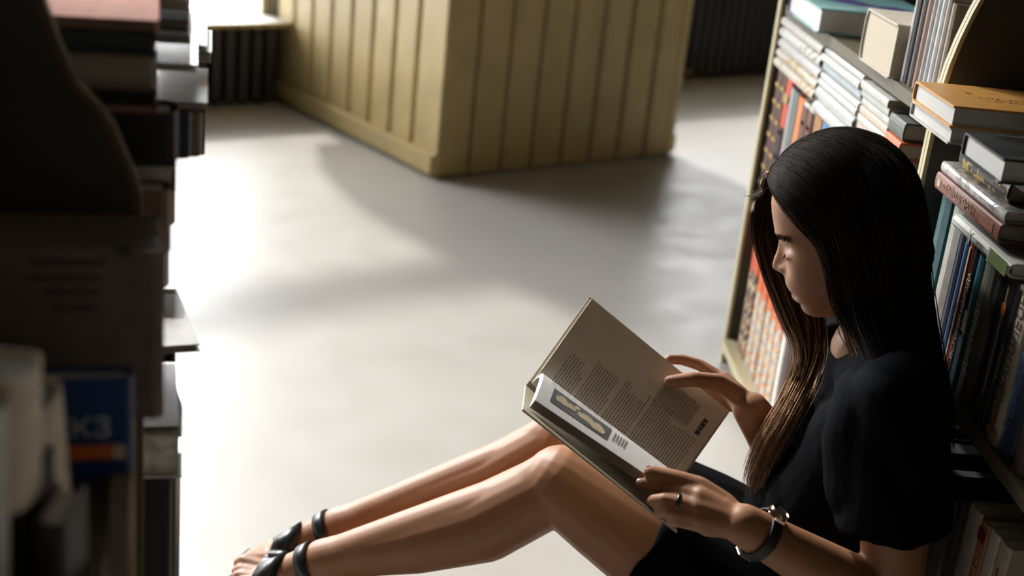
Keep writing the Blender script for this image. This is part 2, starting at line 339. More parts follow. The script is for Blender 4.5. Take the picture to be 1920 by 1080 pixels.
def book(ori, p, W, H, T, label, cover, pages=None, rnd=.3, soft=False, group=None, text=None, tilt=None, cat='book'):
    M = ORI[ori](p)
    if tilt:
        pv = Vector(tilt[2] if len(tilt) > 2 else p); M = Matrix.Translation(pv) @ Matrix.Rotation(tilt[0], 4, tilt[1]) @ Matrix.Translation(-pv) @ M
    o = empty('book', M, label, cat, group)
    c = .0008 if soft else min(.0028, T*.16); q = min(T*rnd, .012)
    n = 5; outp = [(W, 0)]
    for k in range(n+1):
        a = -math.pi/2 + math.pi*k/n; outp.append((q - q*math.cos(a), T/2 + T/2*math.sin(a)))
    outp += [(W, T), (W, T-c)]
    for k in range(n, -1, -1):
        a = -math.pi/2 + math.pi*k/n; outp.append((q + c*.8 - q*math.cos(a), T/2 + (T/2-c)*math.sin(a)))
    outp += [(W, c)]
    mb = MB(); m_ = len(outp)
    v = [(x, 0, z) for x, z in outp] + [(x, H, z) for x, z in outp]; h = m_//2
    f = [(i, (i+1) % m_, m_+(i+1) % m_, m_+i) for i in range(m_)]
    for i in range(h-1):  # end caps as quads across the board thickness
        f += [(i, i+1, m_-2-i, m_-1-i), (m_+i, m_+m_-1-i, m_+m_-2-i, m_+i+1)]
    mb.add(v, f); mb.build('cover', cover if not isinstance(cover, tuple) else cmat(cover), o)
    g = 0.0004 if soft else .0035
    mb = MB(); mb.box(q*.5+c, W-g, g, H-g, c+.0001, T-c-.0001); mb.build('pages', pages or M_PAGE, o)
    for t in (text or []):
        body, size, col, pos = t[:4]; face = t[4] if len(t) > 4 else 'spine'
        me = textmesh(body, size) if isinstance(body, str) else None
        if me is None:   # a printed bar or block: (width, height)
            w2, h2 = body[0]/2, body[1]/2; b_ = MB(); b_.box(-w2, w2, -h2, h2, 0, .0003); me = fixn(pyd('print', b_.v, b_.f))
        ob = link('lettering' if isinstance(body, str) else 'printed_band', me, cmat(col), o)
        if face == 'spine': ob.matrix_local = frame((-.0004, pos, T/2), (0, 1, 0), (0, 0, -1), (-1, 0, 0))
        elif face == 'spine_flat': ob.matrix_local = frame((-.0004, pos, T/2), (0, -1, 0), (0, 0, 1), (-1, 0, 0))
        elif face == 'front_near': ob.matrix_local = frame((pos[0], pos[1], -.0002), (-1, 0, 0), (0, 1, 0), (0, 0, -1))
        elif face == 'top': ob.matrix_local = frame((pos[0], pos[1], T+.0001), (0, 1, 0), (-1, 0, 0), (0, 0, 1))
        elif face == 'camera': ob.matrix_local = frame((-.0004, pos, T/2), (0, 0, 1), (0, 1, 0), (-1, 0, 0))
    return o
BR = (.10, .045, .025); GOLD = (.42, .27, .08); WH = (.57, .565, .55)
def up(y1, y0, zt, zs, label, cover, W=.15, x=XR+.008, **k):
    return book('up_r', (x, y1, zs+.0005), W, zt-zs, y1-y0-.001, label, cover, **k)
# --- right bay, upright on the middle shelf
C = SH_C
up(1.702, 1.656, .711, C, 'glossy dark teal hardback upright beside the yellow divider', cmat((.02, .10, .11), .2, .6), rnd=.4)
up(1.654, 1.606, .7115, C, 'grey hardback with rounded spine between the teal book and a navy one', cmat((.30, .29, .25), .45), rnd=.5)
up(1.604, 1.584, .682, C, 'slim navy book next to the grey hardback', (.012, .02, .05))
up(1.583, 1.568, .682, C, 'thin bright blue book pressed against a red spine', (.03, .10, .26))
up(1.567, 1.549, .6815, C, 'narrow orange red book with cream edge', (.62, .13, .06), text=[((.18, .004), 0, (.6, .5, .36), .092)])
up(1.548, 1.534, .6815, C, 'slim black book with white capital letters running up the spine', (.012, .012, .014), text=[('ИСТОРИЯ НАРОДА', .0125, (.6, .6, .56), .095)])
up(1.533, 1.514, .680, C, 'teal blue book with pale top and dark blue base', (.05, .19, .25), text=[((.07, .014), 0, (.015, .10, .20), .04), ((.028, .013), 0, (.45, .33, .12), .095)])
up(1.513, 1.476, .6815, C, 'olive grey book with two columns of cream lettering on its spine', (.15, .15, .11), rnd=.2, text=[('ДИЕТАМИ', .018, (.62, .58, .36), .085), ('   ПЕРВЫЙ РАЗ', .011, (.62, .58, .36), .07)])
up(1.474, 1.441, .6815, C, 'black hardback with dull red figures on the spine', (.014, .012, .014), text=[((.05, .016), 0, (.10, .015, .012), .10), ('СЕКРЕТЫ', .012, (.10, .08, .06), .05)])
up(1.439, 1.414, .6815, C, 'dark book with an orange dot and a thin cream edge', (.02, .018, .02), text=[((.14, .0015), 0, (.55, .42, .26), .11), ((.014, .01), 0, (.55, .17, .03), .15)])
up(1.412, 1.397, .6815, C, 'slim blue black book with small pale lettering beside the cream spine', (.013, .016, .024), text=[('ГЕНЕРАЛ', .011, (.33, .33, .31), .09)])
nb = up(1.396, 1.366, .694, C, 'cream hardback with a wreath emblem and big dark capitals on the spine', (.50, .44, .36), rnd=.15, text=[('НАПОЛЕОН', .0215, (.10, .07, .05), .125), ((.012, .028), 0, (.30, .18, .10), .012), ((.006, .03), 0, (.28, .2, .14), .19), ((.034, .012), 0, (.22, .12, .07), .032)])
mb = MB()
for k in range(24):
    a0, a1 = 2*math.pi*k/24, 2*math.pi*(k+1)/24
    mb.add([(-.0006, .062+r*math.cos(a), .0145+r*.8*math.sin(a)) for a, r in ((a0, .009), (a0, .0122), (a1, .0122), (a1, .009))], [(0, 1, 2, 3)])
mb.box(-.0007, -.0003, .056, .068, .011, .018); mb.build('wreath_emblem', cmat((.14, .08, .05)), nb)
up(1.364, 1.326, .69, C, 'navy hardback with blue capitals next to the cream spine', (.010, .018, .045), text=[('ИМПЕРАТОРСКАЯ', .019, (.06, .13, .28), .095), ('ГВАРДИЯ РОССИИ', .011, (.05, .10, .2), .11)])
up(1.324, 1.285, .69, C, 'dark brown hardback behind the navy book', (.05, .025, .015)); up(1.283, 1.24, .70, C, 'plain black hardback at the near end of the middle shelf', (.012, .012, .012))
# --- right bay, lying on those books
book('flat_r', (XR-.002, 1.42, .684), .16, .193, .0185, 'glossy silver and green book lying under the brown one', pattern_mat('silver_green', (.42, .43, .40), (.46, .46, .42), (.40, .41, .37), .999), M_PAGE, .5,
     text=[((.055, .017), 0, (.17, .22, .09), .03, 'spine_flat'), ((.0025, .0185), 0, (.62, .62, .58), .06, 'spine_flat'), ((.0025, .0185), 0, (.62, .62, .58), .125, 'spine_flat'), ('АТЛАС', .008, (.25, .25, .2), .09, 'spine_flat')])
book('flat_r', (XR-.003, 1.465, .7125), .16, .231, .0225, 'red brown hardback lying across the upright books with embossed title', cmat((.19, .075, .05), .5), M_PAGEB, .12,
     text=[('ТАЙДОГОРОН', .0155, (.33, .17, .11), .135, 'spine_flat'), ('СЕРИЯ', .007, (.33, .17, .11), .19, 'spine_flat'), ((.012, .01), 0, (.42, .34, .2), .215, 'spine_flat'), ((.045, .012), 0, (.27, .12, .08), .04, 'spine_flat')])
book('flat_r', (XR+.001, 1.468, .7355), .15, .228, .0145, 'crinkled silver foil wrapped pack lying on the red brown book', crinkle_mat('silver_foil', (.50, .49, .46)), M_PAGE, .2, cat='book')
book('flat_r', (XR+.012, 1.50, .7505), .14, .17, .028, 'black book with gold ornament squeezed beneath the shelf', pattern_mat('gold_black', (.02, .014, .008), (.45, .29, .07), (.03, .02, .01), scale=120), M_PAGEB, .2)
# --- right bay, on the upper shelf edge
book('end_r', (.60, 1.713, SH_A+.0003), .154, .215, .0205, 'white hardback lying under the orange book', cmat((.52, .50, .47), .4), M_PAGEW, .1)
book('end_r', (.597, 1.708, SH_A+.0213), .152, .225, .0270, 'orange hardback lying on top of a white book', cmat((.60, .30, .07), .45), M_PAGEW, .2,
     text=[('ПУТЕШЕСТВИЕ', .011, (.30, .14, .03), (.085, .095), 'top'), ('НА ВОСТОК', .011, (.30, .14, .03), (.10, .10), 'top'), ((.008, .006), 0, (.25, .1, .02), (.06, .05), 'top'), ((.03, .012), 0, (.03, .02, .01), (.085, .15), 'top')])
book('end_r', (.598, 1.508, SH_A+.0003), .124, .225, .0285, 'black and silver photographic hardback lying beside the orange stack', pattern_mat('blackwhite_photo', (.012, .012, .012), (.03, .03, .03), (.22, .2, .18), scale=26), M_PAGEW, .1)
# --- right bay, low shelf
D = SH_D
lowb = [((.34, .30, .25), 'tall pale cream hardback on the low shelf'), ((.30, .12, .05), 'red topped book with orange letters on the low shelf'), ((.42, .37, .31), 'pale ivory book beside the red lettered one'), ((.38, .33, .27), 'beige book with small brown marks on the low shelf')]
for (c, l), (y1, y0, zt) in zip(lowb, ((1.392, 1.356, .408), (1.354, 1.329, .408), (1.327, 1.300, .412), (1.298, 1.268, .415))):
    up(y1, y0, zt, D, l, c, rnd=.12, text=[('ЛЕГЕНДЫ', .019, (.55, .30, .16), .12), ((.016, .02), 0, (.12, .015, .012), .19)] if 'red' in l and 'topped' in l else ([('ТОМ', .010, (.2, .08, .04), .17)] if 'brown' in l else None))
ys = 1.725
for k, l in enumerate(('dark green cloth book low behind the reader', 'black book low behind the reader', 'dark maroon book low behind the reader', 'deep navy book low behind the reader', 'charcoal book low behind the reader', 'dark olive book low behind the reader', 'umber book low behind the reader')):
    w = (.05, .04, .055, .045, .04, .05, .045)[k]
    up(ys, ys-w, .40-.012*(k % 3), D, l, [(.02, .03, .02), (.012,)*3, (.05, .012, .012), (.012, .015, .03), (.025,)*3, (.03, .03, .012), (.04, .025, .014)][k], pages=M_DARK); ys -= w+.001  # page blocks coloured near black to stand in for shade behind her
# --- left bay, upper row
Mz = SH_M
rows = [(2.715, 2.672, .676, 'dark brown gilt volume against the bookcase end panel', (.09, .035, .022), 1), (2.670, 2.630, .676, 'second dark brown gilt volume beside a scarlet spine', (.075, .032, .02), 1),
        (2.628, 2.585, .676, 'scarlet spined volume among the brown ones', (.60, .07, .03), 2), (2.583, 2.552, .662, 'grey speckled paperback next to the scarlet volume', (.33, .32, .31), 0), (2.550, 2.515, .662, 'slate green paperback on the upper row', (.13, .16, .15), 0),
        (2.513, 2.470, .66, 'bright orange spined book on the upper row', (.75, .22, .05), 0), (2.468, 2.425, .66, 'white spined book with a brown top band', (.62, .61, .60), 3), (2.423, 2.385, .66, 'pale grey book with a chestnut top', (.55, .53, .50), 3),
        (2.383, 2.325, .66, 'tan brown book beneath the white stack', (.36, .17, .06), 0), (2.323, 2.265, .657, 'azure blue book beneath the white stack', (.05, .24, .48), 0), (2.263, 2.215, .64, 'black bound book beside the azure one', (.014,)*3, 0)]
for y1, y0, zt, l, c, k in rows:
    tx = None
    if k == 1: tx = [((.008, .03), 0, GOLD, .05+.035*j) for j in range(7)]
    if k == 2: tx = [((.075, .038), 0, (.02, .012, .01), .155), ((.006, .036), 0, GOLD, .13), ((.006, .036), 0, GOLD, .18), ((.02, .038), 0, GOLD, .25)]
    if k == 3: tx = [((.075, y1-y0-.004), 0, (.13, .05, .03), zt-Mz-.045), ((.008, .02), 0, GOLD, zt-Mz-.04)]
    up(y1, y0, zt, Mz, l, c, rnd=.12, text=tx)
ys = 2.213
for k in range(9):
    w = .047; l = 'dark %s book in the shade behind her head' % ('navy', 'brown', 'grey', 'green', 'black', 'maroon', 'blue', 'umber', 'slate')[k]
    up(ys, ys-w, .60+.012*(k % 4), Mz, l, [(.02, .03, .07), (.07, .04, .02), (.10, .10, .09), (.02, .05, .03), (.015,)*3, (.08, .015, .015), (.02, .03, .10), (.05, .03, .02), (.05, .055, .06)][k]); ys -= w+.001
# lying piles on that row
def pile(y0, y1, z, items, x=XR, k=1.0):
    for l, T, c, pg, rn, tx in items:
        T *= k
        book('flat_r', (x+random.uniform(-.004, .004), y0+random.uniform(-.004, .004), z), .15, y1-y0, T-.0006, l, c, pg, rn, text=tx); z += T
fl_g = pattern_mat('floral_gold', (.50, .46, .39), (.40, .28, .10), (.53, .51, .46), scale=110)
fl_t = pattern_mat('floral_tan', (.54, .48, .41), (.55, .51, .46), (.44, .25, .10), scale=70)
fl_w = pattern_mat('white_floral', (.55, .545, .52), (.54, .53, .51), (.30, .28, .2), scale=60)
pile(2.375, 2.713, .677, [('tan floral bound book at the bottom of the white pile', .0235, fl_t, M_PAGE, .5, None), ('gold floral book second from the bottom of the white pile', .022, fl_g, M_PAGE, .5, None), ('plain white rounded book in the middle of the pile', .025, cmat(WH, .35, .3), M_PAGEW, .5, None),
      ('white book with grey blossoms near the top of the pile', .026, fl_w, M_PAGEW, .5, None), ('cream spined book at the top of the pile', .024, cmat((.50, .475, .43), .4), M_PAGE, .5, None)], k=.86)
pile(2.110, 2.362, .660, [('white satin book lowest in the second pile', .027, cmat((.58, .58, .57), .3, .3), M_PAGEW, .5, None), ('thick white book second in the second pile', .029, cmat((.56, .56, .55), .3, .3), M_PAGEW, .5, None), ('thin grey catalogue in the second pile', .013, cmat((.48, .48, .46)), M_PAGE, .2, None),
      ('second thin grey catalogue in the second pile', .012, cmat((.52, .52, .50)), M_PAGE, .2, None), ('pale blue grey book in the second pile', .021, cmat((.42, .47, .50), .35, .2), M_PAGE, .45, None), ('thin stone coloured book on top of the second pile', .014, cmat((.50, .50, .46)), M_PAGE, .2, None), ('slim ash grey book topping the second pile', .012, cmat((.46, .46, .43)), M_PAGE, .2, None)], k=.94)
pst = [(.50, .55, .55), (.52, .50, .46), (.40, .50, .54), (.54, .40, .34), (.50, .50, .47), (.55, .42, .34), (.46, .47, .43), (.40, .42, .38), (.48, .48, .44)]
pile(1.945, 2.095, .655, [('thin %s magazine in the pastel stack' % n_, .0135, cmat(c), M_PAGE, .1, None) for n_, c in zip(('aqua', 'sand', 'sky', 'salmon', 'pearl', 'peach', 'stone', 'sage', 'oat'), pst)])
pile(1.865, 1.938, .668, [('teal blue paperback at the foot of the small stack', .022, cmat((.10, .28, .34)), M_PAGE, .1, None), ('mauve paperback in the small stack', .016, cmat((.22, .18, .30)), M_PAGE, .1, None), ('vermilion paperback in the small stack', .026, cmat((.62, .13, .04)), M_PAGE, .1, None), ('dark green paperback crowning the small stack', .028, cmat((.10, .12, .10)), M_PAGE, .1, None)])
book('flat_r', (XR+.01, 1.765, .64), .14, .095, .03, 'black glossy book in the corner by the divider', cmat((.015, .018, .03), .2, .5), M_PAGE)
# --- left bay, bottom row: a set of patterned volumes
vol = pattern_mat('patterned_set', (.62, .54, .40), (.62, .30, .14), (.33, .36, .42), .20, (.66, .14, .04), scale=120)
vol2 = pattern_mat('patterned_set_dark', (.10, .08, .06), (.55, .42, .26), (.25, .12, .06), .21, (.60, .12, .04), scale=100)
B = SH_B; ys = 2.668
for k in range(9):
    w = (.030, .034, .010, .046, .046, .010, .046, .046, .046)[k]
    if w == .010: ys -= .012; continue
    up(ys, ys-w, .345-.004*(k % 2), B, 'orange topped patterned volume, %s one after the dark volumes' % ('', '', '', 'first', 'second', '', 'third', 'fourth', 'fifth')[k] if k > 1 else ('dark patterned volume against the end panel on the bottom shelf', 'dark patterned volume touching the first orange topped one')[min(k, 1)], vol if k > 1 else vol2, rnd=.2, group='orange topped set on the bottom shelf' if k > 1 else None); ys -= w+.002
up(ys-.012, ys-.04, .31, B, 'white spined book ending the patterned set', cmat((.66, .64, .60)), rnd=.15); ys -= .043
for k in range(10):
    up(ys, ys-.044, .30+.01*(k % 3), B, 'dark %s book on the bottom shelf behind her arm' % ('brown', 'black', 'navy', 'green', 'grey', 'maroon', 'umber', 'slate', 'olive', 'charcoal')[k], [(.06, .03, .02), (.015,)*3, (.02, .025, .06), (.02, .04, .025), (.07,)*3, (.07, .015, .015), (.05, .03, .02), (.05, .055, .06), (.05, .05, .02), (.03,)*3][k]); ys -= .045
    if ys < 1.82: break
# --- left bay, on the upper shelf
z = SH_A+.0005
book('end_r', (.632, 2.61, z), .245, .22, .044, 'thick hardback with teal and purple cover and white page ends', pattern_mat('teal_purple', (.20, .42, .40), (.10, .08, .26), (.45, .50, .52), scale=14), M_PAGEW, .15)
book('end_r', (.645, 2.135, z), .165, .22, .082, 'very thick cream paged hardback on the upper shelf', cmat((.50, .44, .36)), mat('page_edges_cream', (.46, .41, .31), .85, .05, 6, stretch=(.5, .5, 160)), .1)
ys = 1.962
for k, (w, c, h, l) in enumerate(((.010, (.60, .60, .60), .27, 'thin white catalogue standing on the upper shelf'), (.012, (.03, .03, .035), .29, 'black folder standing next to a thin white catalogue'), (.018, (.10, .09, .08), .30, 'dark grey album standing on the upper shelf'), (.020, (.27, .17, .13), .27, 'brown album standing on the upper shelf'),
        (.016, (.36, .33, .31), .255, 'warm grey paperback standing among albums'), (.014, (.46, .46, .46), .25, 'light grey book with rounded spine on the upper shelf'), (.016, (.56, .57, .57), .25, 'pale silver book with rounded spine on the upper shelf'), (.016, (.40, .36, .32), .235, 'taupe book standing near the divider'), (.018, (.34, .27, .20), .22, 'tan book beside the curved divider'))):
    up(ys, ys-w, SH_A+h*.62, SH_A, l, c, x=XR+.012+.001*k, rnd=.4); ys -= w+.0005
book('flat_r', (XR+.06, 1.765, SH_A+.0005), .12, .055, .06, 'dark brown boxed book in the corner behind the curved divider', (.10, .06, .035), M_PAGEB)
for k, (y1, l) in enumerate(((1.37, 'dark hardback standing on the right upper shelf'), (1.33, 'black album standing on the right upper shelf'), (1.28, 'brown hardback standing on the right upper shelf'))):
    up(y1, y1-.036, SH_A+.2, SH_A-.001, l, [(.03, .02, .02), (.015,)*3, (.06, .035, .02)][k], x=XR+.16, W=.125)

# ------------------------------------------------------------------ books of the blurred case on the other side
def lbook(px0, px1, pt, pb, y0, dy, label, cover, pages=None, ori='flat', extra=0.0, **k):
    a = ony((px0+px1)/2, pt, y0); b = ony((px0+px1)/2, pb, y0); xa = ony(px0, (pt+pb)/2, y0)[0]; xb = ony(px1, (pt+pb)/2, y0)[0]
    if ori != 'face': k['tilt'] = (math.atan2(-xb, y0) + math.radians(extra), 'Z', (xb, y0, 0))
    if ori == 'flat': return book('flat_r', (xa, y0, b[2]), xb-xa, dy, a[2]-b[2], label, cover, pages, .1, **k)
    if ori == 'up': return book('up_l', (xb, y0, b[2]), xb-xa, a[2]-b[2], dy, label, cover, pages, .25, **k)
    if ori == 'face': return book('face', (xa, y0, b[2]), dy, a[2]-b[2], xb-xa, label, cover, pages, .3, **k)
lbook(60, 298, 28, 52, 1.10, .17, 'salmon pink covered book on top of the shaded stack', cmat((.66, .28, .19), .85), M_PAGEB)
lbook(60, 292, 52.5, 94, 1.09, .17, 'navy book under the salmon pink one', (.012, .02, .035), mat('page_dark', (.05, .06, .07), .8, .2, 6, stretch=(.5, .5, 120)))
lbook(60, 291, 94.5, 160, 1.09, .17, 'thick grey paged book in the shaded stack', (.20, .14, .09), M_PAGEB)
lbook(60, 295, 160.5, 188, 1.09, .17, 'black book in the shaded stack', (.014,)*3, M_DARK)
lbook(60, 293, 188.5, 206, 1.09, .17, 'maroon book at the foot of the shaded stack', (.16, .02, .025), M_PAGEB)
lbook(170, 337, 206.5, 300, 1.12, .05, 'black upright book under the shaded stack', (.012, .014, .018), ori='up')
lbook(170, 330, 300.5, 352, 1.12, .06, 'navy box file below the black upright book', (.015, .02, .04), ori='flat')
lbook(150, 322, 352.5, 470, 1.075, .035, 'brown upright book behind the curved side panel', (.20, .13, .08), ori='up')
lbook(150, 326, 300, 420, 1.17, .04, 'grey brown upright book at the dark end of the shelf', (.14, .10, .075), ori='up')
# bright stack at the end
lbook(200, 357, -10, 14, 1.22, .17, 'cream covered book above the bright stack', (.55, .52, .45), M_PAGE)
lbook(200, 354, 32, 52, 1.22, .16, 'dark maroon book with small white ends', (.05, .012, .018), M_PAGEB)
lbook(200, 357, 62, 68, 1.23, .15, 'thin white pamphlet, upper one of two', (.66, .65, .62), M_PAGEW); lbook(200, 359, 70, 76, 1.23, .15, 'thin white pamphlet beneath another pamphlet', (.66, .65, .62), M_PAGEW)
lbook(200, 370, 113, 128, 1.21, .14, 'white glossy book on the picture magazine', cmat((.72, .72, .72), .25, .4), M_PAGEW)
for k, (x1, t, b) in enumerate(((388, 82, 90), (397, 93, 101), (396, 105, 113))): lbook(290, x1, t, b, 1.33, .12, ('slim white booklet jutting out highest', 'slim white booklet jutting out in the middle', 'slim white booklet jutting out lowest')[k], (.68, .66, .64), M_PAGEW)
lbook(200, 389, 184, 196, 1.21, .15, 'white magazine with an orange and grey cover picture', pattern_mat('magazine_cover', (.55, .54, .50), (.60, .58, .54), (.62, .30, .14), scale=12), M_PAGEW)
lbook(200, 386, 196.5, 203, 1.21, .15, 'thin crimson booklet under the magazine', (.20, .015, .03), M_PAGEB)
lbook(230, 361, 204, 292, 1.24, .035, 'upright navy book under the crimson booklet', (.010, .02, .035), ori='up')
lbook(230, 381, 204, 288, 1.28, .035, 'upright brown grey book under the crimson booklet', (.20, .14, .095), ori='up')
lbook(230, 385, 204, 284, 1.318, .012, 'thin dark booklet at the outer end', (.02,)*3, ori='up')
lbook(200, 330, 300, 420, 1.24, .04, 'pale lilac grey book standing at the end of the case', (.36, .32, .33), ori='up')
lbook(200, 318, 420, 540, 1.20, .05, 'grey pink paperback standing at the end of the case', (.42, .36, .35), ori='up')
lbook(180, 329, 536, 546, 1.36, .14, 'thin pale booklet peeping out above the grey album', (.50, .50, .50), M_PAGE)
lbook(180, 375, 637, 651, 1.27, .18, 'grey album lying flat and sticking out of the shelf', cmat((.34, .31, .28), .5), M_PAGE, extra=10)
lbook(235, 329, 651.5, 675, 1.27, .12, 'small black book under the grey album', (.015,)*3, M_DARK)
lbook(150, 336, 791, 806, 1.20, .15, 'pale lilac album lying on the shrink wrapped book', cmat((.50, .47, .47), .4), M_PAGEB, extra=2)
lbook(150, 341, 808, 889, 1.19, .13, 'thick white book sealed in shiny shrink wrap', cmat((.62, .64, .63), .08, .9), crinkle_mat('shrink_wrap', (.66, .68, .67)))
lbook(165, 337, 890, 1290, 1.19, .10, 'large dark purple book standing below the shrink wrapped one', cmat((.022, .014, .024), .4), ori='up')
# the nearest books
a = ony(310, 470, .925); b_ = ony(310, 785, .925)
for k in range(5):
    T = .0165; dk = k*(T+.0006); pk_ = (a[0]-.0015*k*0 - math.sin(LROT)*dk - (0, .003, .0, .004, .001)[k], a[1]+math.cos(LROT)*dk, max(b_[2], .6555))
    tx = [((.052, .005), 0, (.06, .045, .04), (.068, .128), 'front_near'), ((.055, .004), 0, (.07, .05, .045), (.072, .116), 'front_near'), ((.04, .004), 0, (.07, .05, .045), (.066, .104), 'front_near'), ((.03, .004), 0, (.07, .05, .045), (.064, .092), 'front_near'), ((.012, .008), 0, (.06, .045, .04), (.03, .137), 'front_near')] if k == 0 else None
    book('up_l', pk_, .19, a[2]-max(b_[2], .6555)-.001*(k % 3), T, ('grey lettered volume at the front of the matching row', 'second grey volume of the matching row', 'third grey volume of the matching row', 'fourth grey volume of the matching row', 'grey volume of the matching row touching the curved panel')[k], (.17, .13, .105), M_PAGE, .5, text=tx, tilt=(LROT, 'Z'))
lbook(-60, 252, 696, 883, .85, .02, 'deep blue book with white letters and an orange band', cmat((.006, .045, .19), .4), ori='up', text=[('ЖКЗ', .022, (.6, .62, .66), (.040, .040), 'front_near'), ((.038, .0115), 0, (.72, .16, .03), (.034, .0215), 'front_near'), ((.008, .011), 0, (.6, .5, .4), (.0105, .0215), 'front_near')])
for px0, px1, t, b, y0, tl, l in ((40, 88, 690, 930, .68, .03, 'tall blurred cream book standing in front'), (92, 152, 752, 990, .735, -.06, 'blurred ivory book standing beside the tall cream one'), (126, 172, 905, 1200, .765, -.10, 'blurred white booklet standing lowest in front'), (-12, 18, 760, 1250, .66, .03, 'blurred grey white book half hidden in front')):
    pm_ = (t+b)/2; xx = ony(px0, pm_, y0)[0]; y1 = onx(px1, pm_, xx)[1]; z1 = ony((px0+px1)/2, t, (y0+y1)/2)[2]; z0 = max(.6405, ony((px0+px1)/2, b, (y0+y1)/2)[2]) if False else ony((px0+px1)/2, b, (y0+y1)/2)[2]
    book('up_l', (xx, y0, z0), .12, z1-z0, y1-y0, l, cmat((.85, .75, .63) if 'cream' in l or 'ivory' in l else (.85, .83, .80), .8), M_PAGEW, .15, tilt=(tl, 'Y'))
lbook(-40, 60, 905, 1250, .705, .05, 'black book at the very front of the blurred row', (.02, .016, .014), ori='face')
lbook(62, 122, 985, 1280, .69, .05, 'charcoal book at the very front of the blurred row', (.03, .025, .022), ori='face')

# ------------------------------------------------------------------ the reader
V = lambda *a: np.array(a, float)
def unit(v): v = np.array(v, float); return v/np.linalg.norm(v)
MS = unit((.29, .957, 0)); FH0 = V(-MS[1], MS[0], 0); HP = math.radians(20); ZZ = V(0, 0, 1)
FHD = math.cos(HP)*FH0 - math.sin(HP)*ZZ; UHD = math.cos(HP)*ZZ + math.sin(HP)*FH0; LHD = -MS
MB0 = V(.55, 1.57, 0) @ MS
def onm(px, py, w=0.0):
    d = ray(px, py); return CAM + d*((MB0 - w - CAM@MS)/(d@MS))
HO = onm(1585, 425)
def hd(a, w, b): return HO + FHD*a + LHD*w + UHD*b

class Blob:   # closed overlapping shapes, fused into one skin by a voxel remesh
    def __init__(s): s.mb = MB()
    def cap(s, p0, r0, p1=None, r1=None, flat0=False, flat1=False, k=20):
        p0 = V(*p0); p1 = p0 + V(0, 0, .0005) if p1 is None else V(*p1); r1 = r0 if r1 is None else r1
        t = unit(p1-p0); a = unit(np.cross(t, V(0, 0, 1) if abs(t[2]) < .9 else V(1, 0, 0))); b = np.cross(t, a)
        rings = []
        if flat0: rings += [(p0, 1e-4), (p0, r0)]
        else: rings += [(p0 - t*r0*math.cos(x), max(1e-4, r0*math.sin(x))) for x in np.linspace(0.02, math.pi/2, 6)]
        if flat1: rings += [(p1, r1), (p1, 1e-4)]
        else: rings += [(p1 + t*r1*math.sin(x), max(1e-4, r1*math.cos(x))) for x in np.linspace(0, math.pi/2-.02, 6)]
        v = []
        for c, r in rings:
            for j in range(k):
                q = 2*math.pi*j/k; v.append(c + (a*math.cos(q) + b*math.sin(q))*r)
        n = len(rings); f = [(i*k+j, i*k+(j+1) % k, (i+1)*k+(j+1) % k, (i+1)*k+j) for i in range(n-1) for j in range(k)]
        f += [tuple(range(k))[::-1], tuple(range((n-1)*k, n*k))]
        s.mb.add(v, f); return s
    def chain(s, pts, rr):
        for i in range(len(pts)-1): s.cap(pts[i], rr[i], pts[i+1], rr[i+1])
        return s
    def ell(s, c, ax, ay, az):   # ellipsoid from three half-axis vectors
        c, ax, ay, az = V(*c), V(*ax), V(*ay), V(*az); v = []; n, k = 12, 20
        for i in range(n+1):
            p = max(.01, min(math.pi-.01, math.pi*i/n))
            for j in range(k):
                q = 2*math.pi*j/k; v.append(c + ax*math.sin(p)*math.cos(q) + ay*math.sin(p)*math.sin(q) + az*math.cos(p))
        f = [(i*k+j, i*k+(j+1) % k, (i+1)*k+(j+1) % k, (i+1)*k+j) for i in range(n) for j in range(k)] + [tuple(range(k))[::-1], tuple(range(n*k, (n+1)*k))]
        s.mb.add(v, f); return s
    def mesh(s, vox, it=6, fac=.5, fix=True):
        me = pyd('blob', s.mb.v, s.mb.f)
        if fix: me = fixn(me)
        o = bpy.data.objects.new('blob', me); COL.objects.link(o)
        r = o.modifiers.new('r', 'REMESH'); r.mode = 'VOXEL'; r.voxel_size = vox; r.use_smooth_shade = True
        sm = o.modifiers.new('s', 'SMOOTH'); sm.iterations = it; sm.factor = fac
        bpy.context.view_layer.update()
        out = bpy.data.meshes.new_from_object(o.evaluated_get(bpy.context.evaluated_depsgraph_get()))
        bpy.data.objects.remove(o); return out

# joints (metres); pixels give directions, limb lengths and contact give the distance
SH_L, EL_L, WR_L = V(.548, 1.405, .530), V(.585, 1.372, .262), dep(1394, 984, 1.56)
SH_R, EL_R, WR_R = V(.562, 1.690, .480), dep(1500, 905, 1.93), dep(1408, 768, 1.82)
HIP_L, KN_L, AN_L = V(.52, 1.515, .098), V(.190, 1.615, .266), onz(606, 1052, .082)
HIP_R, KN_R, AN_R = V(.53, 1.690, .098), V(.205, 1.755, .262), onz(636, 990, .082)
B = Blob()
